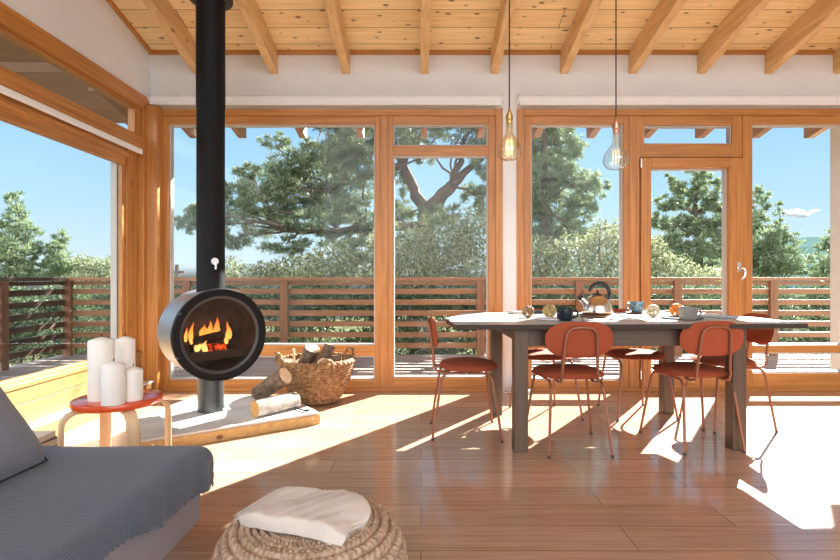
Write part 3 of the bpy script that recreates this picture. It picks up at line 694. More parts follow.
bush('pale green tree edge beside the outdoor column', [(829, 255, 8, 18), (836, 240, 8, 14), (824, 272, 12, 10), (838, 268, 14, 14)], 14, 'pine2', 26, 130, 0.15, 0.014, 'pine_tree', 'tree', clump=9, nb=5, spread=0.75)
bush('slim young pine at the far left of the sliding window', [(14, 198, 5, 10), (16, 215, 10, 9), (8, 232, 14, 10), (26, 232, 12, 9), (12, 250, 20, 11), (34, 250, 8, 9), (10, 268, 24, 12), (-14, 250, 14, 20), (-20, 215, 8, 12)], 12, 'pine2', 27, 170, 0.14, 0.012, 'pine_tree', 'tree', dy=0.3, clump=9, nb=5, spread=0.75)
bush('round young pine in the middle of the sliding window', [(56, 250, 10, 9), (60, 262, 14, 10), (62, 240, 6, 8), (50, 272, 18, 10), (70, 272, 14, 9)], 12.5, 'pine2', 28, 160, 0.14, 0.012, 'pine_tree', 'tree', dy=0.3, clump=9, nb=5, spread=0.75)
bush('grey bush beyond the railing at the right of the sliding window', [(84, 264, 12, 10), (100, 268, 14, 10), (112, 264, 8, 9), (90, 280, 26, 10), (126, 268, 12, 10)], 12, 'olive', 29, 160)
low = ['left of the stove pipe', 'right of the stove drum', 'behind the log basket', 'behind the left dining chair', 'behind the white pier', 'behind the kettle', 'behind the door', 'behind the right window', 'by the outdoor column']
for i, px in enumerate((150, 225, 310, 400, 485, 570, 660, 750, 840)):
    j = random.Random(i)
    bush('dense scrub bush seen through the railing slats ' + low[i],
         [(px + j.uniform(-8, 8) + dx, py, 32, 20) for dx, py in ((-26, 306), (22, 302), (0, 330), (-30, 346), (30, 350), (0, 296))], 8.7, 'scrub', 40 + i, 130, dy=0.3)
low = ['at the picture edge', 'left of the corner post', 'behind the railing corner']
for i, (px, Y) in enumerate(((-20, 9.0), (38, 9.4), (98, 9.4))):
    bush('dense low scrub bush through the left railing, ' + low[i], [(px + dx, py, 26, 18) for dx, py in ((-22, 304), (20, 302), (0, 326), (-24, 344), (24, 348))], Y, 'scrub', 60 + i, 130, dy=0.3)

# ================================================================== HEARTH AND STOVE
uv = Vector((0.826, 0.563))
hp = [(-1.61, 2.92), (-0.70, 3.54), (-1.06, 4.05), (-1.77, 4.05), (-1.90, 3.42)]
hc = (-1.4, 3.6)
t = thing('hearth_platform', 'low hearth platform with pale stone top under the round stove', 'platform', (hc[0], hc[1], 0))
pl = [(x - hc[0], y - hc[1]) for x, y in hp]
b = MB(); b.prism(pl, 0.0, 0.066); b.build('wooden_edge', 'hearth_wood', t, bevel=0.003)
b = MB(); b.prism([(x * 0.985, y * 0.985) for x, y in pl], 0.066, 0.082); b.build('stone_top', 'concrete', t, bevel=0.003)
for q in ((0.06, 0.02), (0.95, 0.02)):
    p0 = Vector((pl[0][0], pl[0][1])); p1 = Vector((pl[1][0], pl[1][1])); p = p0.lerp(p1, q[0])
    nrm = Vector((0.563, -0.826)); a = p + nrm * -0.002; c = p + nrm * 0.003
    b = MB(); b.tube([(a.x, a.y, 0.045), (c.x, c.y, 0.045)], 0.006, 8); b.build('screw_cap', 'plastic', t)
HZ = 0.082
sx_, sy_ = -1.48, 3.59
ST = thing('wood_stove', 'round drum wood stove on pedestal with tall black flue pipe', 'stove', (sx_, sy_, HZ), rad(40))
zc0 = 0.632 - HZ
TY = Matrix.Translation((0, 0, zc0)) @ Matrix.Rotation(PI / 2, 4, 'X')     # lathe axis z -> -y (front)
b = MB(); b.lathe([(0, -0.20), (0.292, -0.20), (0.30, -0.192), (0.30, 0.185), (0.294, 0.19), (0.262, 0.19), (0.262, -0.16)], 72, 0, TY); b.build('drum', 'stove_grey', ST)
b = MB(); b.lathe([(0.2615, 0.185), (0.258, -0.158), (0, -0.158)], 56, 0, TY); b.build('firebox_lining', 'lining', ST)
b = MB(); b.lathe([(0.262, 0.186), (0.306, 0.186), (0.311, 0.195), (0.310, 0.222), (0.305, 0.228), (0.297, 0.228), (0.294, 0.222), (0.262, 0.22), (0.262, 0.186)], 72, 0, TY); rim = b.build('door_rim', 'black', ST)
b = MB(); b.lathe([(0.243, 0.205), (0.295, 0.222), (0.295, 0.20), (0.243, 0.195), (0.243, 0.205)], 72, 0, TY); b.build('door_ring', 'ring', ST)
b = MB(); b.lathe([(0, 0.198), (0.246, 0.198), (0.246, 0.203), (0, 0.203)], 56, 0, TY); b.build('door_glass', 'stoveglass', ST)
for a in (150, 205):
    q = Vector((0.304 * math.cos(rad(a)), -0.21, zc0 + 0.304 * math.sin(rad(a))))
    b = MB(); b.tube([q + Vector((0, -0.03, 0)), q + Vector((0, 0.03, 0))], 0.008, 8); b.build('door_hinge', 'ring', ST)
b = MB(); b.lathe([(0, 0.0), (0.088, 0.0), (0.088, zc0 - 0.26), (0, zc0 - 0.26)], 40); b.build('pedestal', 'pedestal', ST)
PT = zc(sy_) - HZ - 0.03
b = MB(); b.lathe([(0, zc0 + 0.28), (0.094, zc0 + 0.28), (0.094, 2.12), (0.097, 2.125), (0.097, PT), (0, PT)], 44); b.build('flue_pipe', 'black', ST)
b = MB(); b.lathe([(0.097, 2.88), (0.145, 2.88), (0.15, 2.89), (0.15, 2.905), (0.097, 2.91)], 40); b.build('pipe_collar', 'ring', ST)
b = MB(); kd = Vector((-0.10, -0.995, 0)); kz = Vector((0, 0, 1.045))
b.tube([kd * 0.08 + kz, kd * 0.12 + kz], 0.012, 12); b.tube([kd * 0.118 + kz, kd * 0.132 + kz], 0.024, 16)
b.tube([kd * 0.134 + kz, kd * 0.138 + kz + Vector((0.004, 0, -0.03)), kd * 0.138 + kz + Vector((0.004, 0, -0.055))], 0.007, 8)
b.build('damper_knob', 'steel', ST)
# inside the stove: floor grate, fence plate, burning logs, flames
b = MB(); b.box(-0.19, 0.19, -0.17, 0.14, zc0 - 0.165, zc0 - 0.145); b.box(-0.205, 0.205, -0.178, -0.168, zc0 - 0.165, zc0 - 0.11); b.build('fire_grate', 'ring', ST)
SW = Matrix.Translation((sx_, sy_, HZ)) @ Matrix.Rotation(rad(40), 4, 'Z')
def log_mesh(L, r, seed, mats, n=14):
    rs = random.Random(seed); b = MB(); pts = []; ph = [rs.random() * 6 for _ in range(3)]
    k = 9
    v = []; f = []
    for i in range(k):
        t = i / (k - 1)
        for j in range(n):
            a = 2 * PI * j / n; rr = r * (1 + 0.07 * math.sin(2 * a + ph[0] + t * 2) + 0.05 * math.sin(5 * a + ph[1]) + 0.03 * rs.uniform(-1, 1))
            v.append((L * (t - 0.5), rr * math.cos(a) + 0.02 * r * math.sin(3 * t + ph[2]), rr * math.sin(a)))
    for i in range(k - 1):
        for j in range(n): f.append((i * n + j, i * n + (j + 1) % n, (i + 1) * n + (j + 1) % n, (i + 1) * n + j))
    b.add(v, f, 0, True)
    return b, [v[:n], v[-n:]]
def log(label, L, r, loc, direction, seed, bark='bark', cut='cut', name='firewood_log', cat='firewood', group=None, roll=0):
    t = thing(name, label, cat, loc, 0, group)
    q = Vector(direction).normalized().to_track_quat('X', 'Z'); t.rotation_mode = 'QUATERNION'; t.rotation_quaternion = q
    b, ends = log_mesh(L, r, seed, None); b.build('bark', bark, t)
    for s, e in zip((-1, 1), ends):
        c = MB(); n = len(e); ring0 = [Vector(p) + Vector((s * 0.0015, 0, 0)) for p in e]
        c.add(ring0 + [Vector((s * (L / 2 + 0.0015), 0, 0))], [((j + 1) % n, j, n) if s < 0 else (j, (j + 1) % n, n) for j in range(n)], 0); c.build('cut_end', cut, t)
    return t
R40 = Matrix.Rotation(rad(40), 3, 'Z')
log('charred log lying across the stove fire', 0.26, 0.042, SW @ Vector((0.0, 0.02, zc0 - 0.10)), R40 @ Vector((1, 0.12, 0.05)), 1, 'charred', 'charred')
log('short glowing log at the front of the stove fire', 0.15, 0.034, SW @ Vector((0.0, -0.07, zc0 - 0.108)), R40 @ Vector((1, -0.25, 0.0)), 2, 'ember', 'ember')
log('charred log leaning on top of the stove fire', 0.22, 0.03, SW @ Vector((-0.02, -0.02, zc0 - 0.035)), R40 @ Vector((1, 0.5, 0.12)), 3, 'charred', 'charred')
fl = MB()
fr = random.Random(5)
for fx, fz, h, w, d in ((-0.125, -0.075, 0.15, 0.026, 0.0), (-0.10, -0.12, 0.075, 0.036, -.06), (-0.055, -0.03, 0.085, 0.026, 0.0), (-0.03, -0.02, 0.06, 0.02, 0.02), (0.0, -0.02, 0.10, 0.024, 0.03), (0.038, -0.03, 0.135, 0.032, 0.0), (0.062, -0.02, 0.10, 0.022, 0.03),
                        (-0.065, -0.125, 0.08, 0.03, -0.10), (0.115, -0.05, 0.085, 0.026, 0.0), (0.135, -0.06, 0.13, 0.024, 0.02), (0.105, -0.09, 0.07, 0.024, -0.02), (-0.155, -0.06, 0.10, 0.018, 0.03), (0.02, -0.03, 0.07, 0.03, 0.05)):
    ph = fr.random() * 6; sway = fr.uniform(0.25, 0.55)
    pts = []; rr = []
    for i in range(9):
        t_ = i / 8
        pts.append((fx + math.sin(t_ * 3.6 + ph) * w * sway * (0.3 + t_), d + math.cos(t_ * 3 + ph) * 0.008, fz + h * t_)); rr.append(max(0.0008, w * 0.75 * (math.sin(PI * (0.18 + 0.82 * t_)) ** 1.2) * (1 - 0.35 * t_)))
    fl.tube(pts, rr, 10, flat=(1, 0.5))
o = fl.build('fire', 'flame', loc=SW @ Vector((0, 0, zc0)), rot=(0, 0, rad(40)))
tag(o, 'orange flames burning behind the round stove glass', 'fire', kind='stuff')

# firewood on the hearth and iron tool
lb = P(275, 402, 3.52); lb.z = HZ + 0.058
log('pale-barked log lying on the hearth, amber cut end towards the room', 0.34, 0.056, (-1.005, 3.535, HZ + 0.058), (-0.50, -0.62, 0.0), 11, 'bark_pale', 'cut_amber')
log('brown log leaning up over the pale log on the hearth', 0.30, 0.058, (-1.085, 3.70, HZ + 0.155), (0.62, -0.30, 0.42), 12, 'bark', 'cut')
t = thing('fire_poker', 'small black iron poker on the hearth beside the logs', 'poker', (-0.86, 3.59, HZ + 0.010))
b = MB(); b.tube([(-0.12, 0.12, 0), (0, 0.0, 0), (0.055, -0.05, 0)], 0.006, 8); b.build('rod', 'iron', t)
b = MB(); b.tube([(0.055, -0.05, 0.0), (0.075, -0.06, 0.006), (0.082, -0.045, 0.004), (0.07, -0.03, 0.0)], 0.008, 8); b.build('hook', 'iron', t)

# ---- log basket
def weave(profile, rows, cols, amp, slant=0.5, sub=(5, 4)):
    """surface of revolution with raised slanting stitches; profile(t) -> (r, z, nr, nz)"""
    nu, nv = rows * sub[0], cols * sub[1]
    v = []; f = []
    for i in range(nu + 1):
        t = i / nu; r, z, nr, nz = profile(t); row = t * rows; k = math.floor(row); fr_ = row - k
        for j in range(nv):
            a = 2 * PI * j / nv
            st = (j / nv) * cols + (0.5 if k % 2 else 0) + slant * (fr_ - 0.5) * (1 if k % 2 else -1)
            g = abs(math.sin(PI * fr_)) ** 0.6 * (0.35 + 0.65 * abs(math.sin(PI * st)) ** 0.7)
            R = r + nr * g * amp; v.append((R * math.cos(a), R * math.sin(a), z + nz * g * amp))
    for i in range(nu):
        for j in range(nv): f.append((i * nv + j, i * nv + (j + 1) % nv, (i + 1) * nv + (j + 1) % nv, (i + 1) * nv + j))
    return v, f
BK = (-0.855, 4.19)
t = thing('log_basket', 'round woven basket with three loop handles holding firewood', 'basket', (BK[0], BK[1], 0.0), 0.3)
def bprof(tt):
    z = 0.012 + 0.325 * tt; r = 0.165 + 0.14 * tt ** 0.8 + 0.012 * math.sin(PI * tt); return r, z, 0.93, -0.35
b = MB(); v, f = weave(bprof, 15, 44, 0.013, 0.9); b.add(v, f, 0, True); b.lathe([(0, 0.008), (0.16, 0.008), (0.168, 0.014)], 48); b.lathe([(0.296, 0.33), (0.29, 0.335), (0.155, 0.03), (0, 0.03)], 48); b.build('body', 'wicker', t, angle=70)
b = MB()
for s, (rr, zz) in enumerate(((0.306, 0.338), (0.298, 0.349))):
    b.tube([((rr + 0.004 * math.sin(40 * a)) * math.cos(a), (rr + 0.004 * math.sin(40 * a)) * math.sin(a), zz + 0.004 * math.cos(40 * a + s)) for a in [2 * PI * i / 160 for i in range(160)]], 0.012, 8, closed=True)
b.build('rim', 'wicker', t)
for a in (-83, 22, 196):
    b = MB(); T = Matrix.Rotation(rad(a), 4, 'Z') @ Matrix.Translation((0.303, 0, 0.345)) @ Matrix.Rotation(rad(14), 4, 'Y')
    pts = [(0.006 * math.sin(i * 1.3), 0.062 * math.cos(PI * (-0.12 + 1.24 * i / 24)), -0.0 + 0.072 * math.sin(PI * (-0.12 + 1.24 * i / 24))) for i in range(25)]
    if a == -83: T = Matrix.Rotation(rad(a), 4, 'Z') @ Matrix.Translation((0.312, 0, 0.315)) @ Matrix.Rotation(rad(10), 4, 'Y')
    b.tube(pts, 0.011, 8, T=T)
    b.tube([(p[0] + 0.008, p[1] * 0.94, p[2] * 0.94) for p in pts], 0.008, 8, T=T); b.build('handle', 'wicker', t)
def inb(dx, dy, z): return (BK[0] + dx, BK[1] + dy, z)
G = 'firewood in the woven basket'
log('thick brown log standing in the basket, pale cut end up', 0.30, 0.058, inb(-0.075, -0.06, 0.335), (0.30, -0.30, 0.55), 21, group=G)
log('knotty dark log at the middle of the basket', 0.28, 0.048, inb(0.06, -0.03, 0.335), (0.25, 0.05, 0.6), 22, group=G)
log('short split log low at the right of the basket', 0.24, 0.042, inb(0.13, -0.10, 0.30), (-0.4, -0.75, 0.36), 23, group=G)
log('flat log lying at the back of the basket', 0.30, 0.045, inb(0.03, 0.13, 0.30), (1, 0.1, 0.1), 24, group=G)
log('pale split log at the left of the basket', 0.24, 0.036, inb(-0.16, 0.03, 0.30), (0.5, 0.6, 0.30), 25, 'bark_pale', group=G)
for lb_, r_, a, bb in (('thin pale stick rising upright from the left of the basket', 0.011, inb(-0.165, -0.09, 0.10), inb(-0.16, -0.12, 0.445)), ('thin dark stick poking out over the basket rim at left', 0.009, inb(-0.17, -0.02, 0.12), inb(-0.315, -0.10, 0.42))):
    pa, pb = Vector(a), Vector(bb); m_ = (pa + pb) / 2
    b = MB(); b.tube([pa - m_, (pa - m_) * 0.3 + Vector((0.006, 0, 0)), (pb - m_) * 0.4, pb - m_], [r_, r_ * 1.1, r_, r_ * 0.9], 8)
    tag(b.build('kindling_stick', 'cut' if 'pale' in lb_ else 'bark', loc=m_), lb_, 'stick', G)

# ================================================================== STOOL AND CANDLES
t = thing('stool', 'low round stool with red top and bent birch legs', 'stool', (-1.414, 2.38, 0))
b = MB(); b.lathe([(0, 0.430), (0.180, 0.430), (0.187, 0.435), (0.189, 0.446), (0.186, 0.459), (0.180, 0.462), (0, 0.462)], 64); b.build('seat', 'red', t, angle=50)
for a in (45, 135, 225, 315):
    path = [(0.10, 0.421), (0.158, 0.421)] + [(0.158 + 0.062 * math.sin(rad(q)), 0.359 + 0.062 * math.cos(rad(q))) for q in range(10, 91, 10)] + [(0.222, 0.2), (0.226, 0.0)]
    n = len(path); b = MB(); v = []
    for i, (r_, z_) in enumerate(path):
        p0 = Vector(path[max(0, i - 1)]); p1 = Vector(path[min(n - 1, i + 1)]); d_ = (p1 - p0).normalized(); nn = Vector((-d_.y, d_.x)) * 0.0085
        for s in (1, -1):
            for w_ in (-0.024, 0.024): v.append((r_ + nn.x * s, w_, z_ + nn.y * s))
    f = []
    for i in range(n - 1):
        o_ = i * 4
        f += [(o_, o_ + 1, o_ + 5, o_ + 4), (o_ + 3, o_ + 2, o_ + 6, o_ + 7), (o_ + 1, o_ + 3, o_ + 7, o_ + 5), (o_ + 2, o_, o_ + 4, o_ + 6)]
    f += [(0, 2, 3, 1), (n * 4 - 4, n * 4 - 3, n * 4 - 1, n * 4 - 2)]
    b.add(v, f, 0, True, Matrix.Rotation(rad(a), 4, 'Z')); b.build('leg', 'birch', t, angle=40, bevel=0.002)
def candle(label, px, Y, r, h):
    p = P(px, 0, Y); t = thing('candle', label, 'candle', (p.x, Y, 0.4622), group='white pillar candles on the red stool')
    b = MB(); b.lathe([(0, 0), (r * 0.98, 0), (r, 0.004), (r, h - 0.012), (r * 0.96, h - 0.006), (r * 0.45, h + 0.004), (0, h + 0.010)], 40); b.build('wax_body', 'wax', t, angle=60)
    b = MB(); b.tube([(0, 0, h + 0.006), (0.001, 0, h + 0.014), (0.004, 0, h + 0.021)], 0.0022, 6); b.build('wick', 'wick', t)
candle('tallest and widest white pillar candle on the red stool', 101.3, 2.33, 0.054, 0.275)
candle('white pillar candle of middle height at the front of the red stool', 113.3, 2.245, 0.0475, 0.178)
candle('tall slim white candle at the back of the red stool', 125.2, 2.47, 0.043, 0.262)
candle('shortest white pillar candle, at the right on the red stool', 133.0, 2.32, 0.041, 0.142)

# ================================================================== SOFA, CUSHION, THROW
XS, YS, ZS = -0.845, 1.935, 0.365
t = thing('sofa', 'low grey chaise sofa end in the lower left foreground', 'sofa', (-1.45, 0.6, 0))
b = MB(); b.box(-0.62, XS + 1.45 + 0.018, -1.4, YS - 0.6 + 0.012, 0.085, ZS); b.build('chaise', 'sofa', t, bevel=0.045, seg=5)
b = MB(); b.box(-0.78, -0.56, -1.4, 0.75, 0.085, 0.66); b.build('backrest', 'sofa', t, bevel=0.05, seg=5)
for x, y in ((-0.5, 1.2), (0.5, 1.2), (-0.5, -1.2), (0.5, -1.2)):
    b = MB(); b.box(x - 0.03, x + 0.03, y - 0.03, y + 0.03, 0, 0.09); b.build('foot', 'blackplastic', t)
# cushion
t = thing('cushion', 'grey scatter cushion with dark piping leaning at the left edge', 'cushion', (-1.43, 1.53, 0.560))
def cush(side):
    def fn(u, v):
        a, b_ = 2 * u - 1, 2 * v - 1
        th = 0.085 * (max(0, 1 - a ** 4) ** 0.55) * (max(0, 1 - b_ ** 4) ** 0.55)
        k = 1 - 0.05 * (1 - abs(a * b_)) * max(abs(a), abs(b_)) ** 4
        w = 0.006 * math.sin(7 * a + 3 * b_) * (1 - a * a) * (1 - b_ * b_)
        return (a * 0.25 * k, b_ * 0.225 * k, side * (th + w))
    return fn
TC = Matrix.Rotation(rad(2), 4, 'Z') @ Matrix.Rotation(rad(-57), 4, 'Y') @ Matrix.Rotation(PI / 2, 4, 'Z')
TC = Matrix.Rotation(rad(3), 4, 'Z') @ Matrix.Rotation(rad(54), 4, 'Y') @ Matrix.Rotation(PI / 2, 4, 'Z')
b = MB(); b.grid(cush(1), 34, 34, T=TC); b.grid(cush(-1), 34, 34, T=TC); b.build('cover', 'pillow', t, angle=180)
pp = []
for i in range(96):
    s_ = i / 24; k = int(s_); q = s_ - k; a, b_ = [(2 * q - 1, -1), (1, 2 * q - 1), (1 - 2 * q, 1), (-1, 1 - 2 * q)][k]
    kk = 1 - 0.05 * (1 - abs(a * b_)); pp.append((a * 0.25 * kk, b_ * 0.225 * kk, 0))
b = MB(); b.tube(pp, 0.0045, 6, closed=True, T=TC); b.build('piping', 'piping', t)
# throw draped over the chaise end
rw = random.Random(2)
def throw(u, v):
    # u across (0 at the back of the seat .. past the right edge), v along the sofa towards its foot
    A = -0.60 + (XS + 0.60 + 0.0) * 0 + u * 1.0
    a = -1.62 + u * (XS + 1.62 + 0.128); c = 0.30 + v * (YS - 0.30 + 0.075)
    top = ZS + 0.012 + 0.004 * math.sin(9 * a + 2 * c) + 0.003 * math.sin(21 * c + 5 * a)
    R = 0.05
    def fold(e, edge, hangmax):
        d = e - (edge - R * 0.8)
        if d <= 0: return e, 0.0
        ang_ = min(PI / 2, d / R); x = edge - R * 0.8 + R * math.sin(ang_); z = R * (1 - math.cos(ang_)); rest = d - R * PI / 2
        return (x, z + max(0, rest))
    xa, za = fold(a, XS + 0.026, 0); yc, zc_ = fold(c, YS + 0.022, 0)
    hang = max(za, zc_) if min(za, zc_) < 0.01 else math.sqrt(za * za + zc_ * zc_) * 0.85
    wv = 0.010 * math.sin(17 * c + 1.5) * min(1, za * 8) + 0.006 * math.sin(41 * c) * min(1, za * 8)
    sag = 1.0 + 0.42 * math.sin(3.6 * c + 0.5) * min(1, za * 8) + 0.10 * math.sin(13 * c) * min(1, za * 8)
    return (xa + max(0, wv) + 0.004, yc + 0.004 + 0.004 * math.sin(20 * a) * min(1, zc_ * 9), top - hang * sag)
t = thing('throw_blanket', 'dark grey ribbed throw spread over the chaise sofa', 'blanket', (0, 0, 0))
b = MB(); b.grid(throw, 90, 120); b.build('cloth', 'throw', t, angle=180, solid=0.008)
b = MB()
for i in range(150):
    v_ = i / 149; p = Vector(throw(1, v_)); q = Vector((rw.uniform(-0.003, 0.005), rw.uniform(-0.004, 0.004), -rw.uniform(0.002, 0.008))); b.tube([p, p + q], [0.003, 0.0015], 5)
for i in range(40):
    p = Vector(throw(0.6 + 0.4 * i / 39, 1)); q = Vector((rw.uniform(-0.004, 0.012), rw.uniform(0, 0.008), -rw.uniform(0.004, 0.014))); b.tube([p, p + q], [0.003, 0.001], 5)
b.build('frayed_edge', 'throw', t)
# books on the floor by the left ledge
bk = [('brown hardback at the bottom of the book pile behind the sofa', 0.052, 'cover_brown', 0.20, 0.26, 0.10), ('tan hardback in the middle of the book pile behind the sofa', 0.045, 'cover_brown', 0.185, 0.25, -0.05), ('pale grey book on top of the pile behind the sofa', 0.034, 'cover_grey', 0.175, 0.24, 0.06)]
z = 0.0005
for lb_, h, mt, w_, d_, a in bk:
    t = thing('book', lb_, 'book', (-2.19, 2.83, z), a, 'books piled by the left ledge')
    b = MB(); b.box(-w_ / 2, w_ / 2, -d_ / 2, d_ / 2, 0, 0.004); b.box(-w_ / 2, w_ / 2, -d_ / 2, d_ / 2, h - 0.004, h); b.box(-w_ / 2, -w_ / 2 + 0.004, -d_ / 2, d_ / 2, 0, h); b.build('cover', mt, t, bevel=0.001)
    b = MB(); b.box(-w_ / 2 + 0.004, w_ / 2 - 0.004, -d_ / 2 + 0.004, d_ / 2 - 0.004, 0.004, h - 0.004); b.build('pages', 'paper', t); z += h + 0.0005

# ================================================================== POUF AND FOLDED BLANKET
PO = (-0.315, 1.46)
def pprof(tt):
    # from top centre outwards and down
    R_, H_ = 0.268, 0.325
    s_ = tt * 1.0
    if s_ < 0.45:
        q = s_ / 0.45; r = 0.012 + (R_ - 0.09) * q; return r, H_ - 0.010 - 0.012 * (1 - q) ** 2 + 0.004 * q, 0.08, 1.0
    q = (s_ - 0.45) / 0.55; a = PI * (0.5 - q); 
    return R_ - 0.09 + 0.09 * math.cos(a) ** 0.8 if math.cos(a) > 0 else R_ - 0.09, H_ / 2 + (H_ / 2 - 0.008) * math.sin(a), math.cos(a), math.sin(a)
t = thing('pouf', 'round braided jute pouf in the foreground beside the sofa', 'pouf', (PO[0], PO[1], 0.0))
b = MB(); v, f = weave(pprof, 21, 70, 0.014, 0.8, (6, 5)); b.add(v, f, 0, True); b.lathe([(0, 0.004), (0.18, 0.004), (0.184, 0.012)], 40)
b.build('braided_cover', 'jute', t, angle=75)
t = thing('folded_blanket', 'folded cream blanket lying on the jute pouf', 'blanket', (PO[0] - 0.005, PO[1] + 0.0, 0.326), rad(-21))
t.scale = (0.90, 0.88, 0.9)
def fold_mesh():
    b = MB(); L, Wd = 0.185, 0.105
    path = []
    lay = [(0.007, 1), (0.0195, -1), (0.032, 1), (0.0445, -1)]
    for i, (z_, s) in enumerate(lay):
        sh = [0, 0.004, -0.004, 0.0][i]
        for k in range(15):
            q = k / 14; path.append((s * (Wd - 2 * Wd * q) + sh, z_))
        if i < len(lay) - 1:
            c = -s * Wd
            for a in (-50, 0, 50): path.append((c - s * 0.0085 * math.cos(rad(a)), (z_ + lay[i + 1][0]) / 2 + 0.0078 * math.sin(rad(a))))
    for q in range(1, 5): path.append((Wd + 0.010 * math.sin(q / 4 * PI / 2), 0.0445 - 0.030 * (1 - math.cos(q / 4 * PI / 2)) - (0.0)))
    path.append((Wd + 0.0115, 0.006))
    n = len(path)
    def fn(u, v):
        a = 2 * u - 1; i = min(n - 1, int(round(v * (n - 1)))); y, z_ = path[i]
        k = z_ / 0.05
        puff = 1 + 0.12 * math.cos(a * 1.4) + 0.05 * math.sin(5 * a + 9 * y)
        droop = -0.045 * max(0, abs(a) - 0.62) ** 1.5 * 2.2
        x = a * (L + 0.006 * math.sin(9 * k * 5 + (1 if a > 0 else 2))) + 0.02 * k * (a if a < 0 else 0)
        wr = 0.0030 * k * math.sin(4 * a + 31 * y + 1) + 0.0022 * k * math.sin(11 * a - 47 * y) + 0.0014 * k * math.sin(23 * a + 70 * y + 2); y = -y
        x = x * (1 - 0.05 * (abs(y) / Wd) ** 4) + (0.010 * math.sin(38 * y) if a > 0 else 0.004 * math.sin(50 * y)) * abs(a) ** 3; y = y * (1 - 0.07 * abs(a) ** 6) + 0.006 * math.sin(4 * a + 0.7)
        return (x, y * (1 + 0.04 * math.sin(3 * a + 1)) + 0.012 * math.sin(2.2 * a) * k, max(0.001, z_ * puff + wr) + droop)
    b.grid(fn, 46, n); return b
fold_mesh().build('cloth', 'cream', t, angle=180, solid=0.010, sub=1)
b = MB()
for i in range(46):
    y_ = -0.10 + 0.2 * i / 45; zz = 0.016 + 0.022 * ((i * 7) % 5) / 5
    b.tube([(-0.190, y_, zz), (-0.203, y_ + rw.uniform(-0.004, 0.004), zz - 0.008), (-0.212 - rw.uniform(0, 0.008), y_ + rw.uniform(-0.006, 0.006), zz - 0.020)], [0.0022, 0.0018, 0.001], 5)
b.build('fringe', 'cream', t)

# ================================================================== DINING TABLE
TBX, TBY, TBR = 1.215, 3.42, rad(1.6)
TT = Matrix.Translation((TBX, TBY, 0)) @ Matrix.Rotation(TBR, 4, 'Z')
t = thing('dining_table', 'long dining table with pale top and square grey-brown legs', 'table', (TBX, TBY, 0), TBR)
poly = [(-1.035, -0.515), (1.01, -0.50), (1.02, -0.05), (0.85, 0.46), (-0.87, 0.46), (-1.055, -0.05)]
b = MB(); b.prism(poly, 0.722, 0.75, 0, mtop=1); b.build('table_top', ['table_edge', 'table_top'], t, bevel=0.002)
for sx in (-1, 1):
    for sy in (-1, 1):
        b = MB(); x, y = sx * 0.645, sy * 0.405; b.box(x - 0.04, x + 0.04, y - 0.04, y + 0.04, 0, 0.722); b.build('leg', 'table_leg', t, bevel=0.003)
for y in (-0.405, 0.405):
    b = MB(); b.box(-0.605, 0.605, y - 0.022, y + 0.022, 0.615, 0.722); b.build('apron', 'table_apron', t, bevel=0.002)
for x in (-0.645, 0.645):
    b = MB(); b.box(x - 0.022, x + 0.022, -0.365, 0.365, 0.64, 0.722); b.build('apron', 'table_leg', t, bevel=0.002)

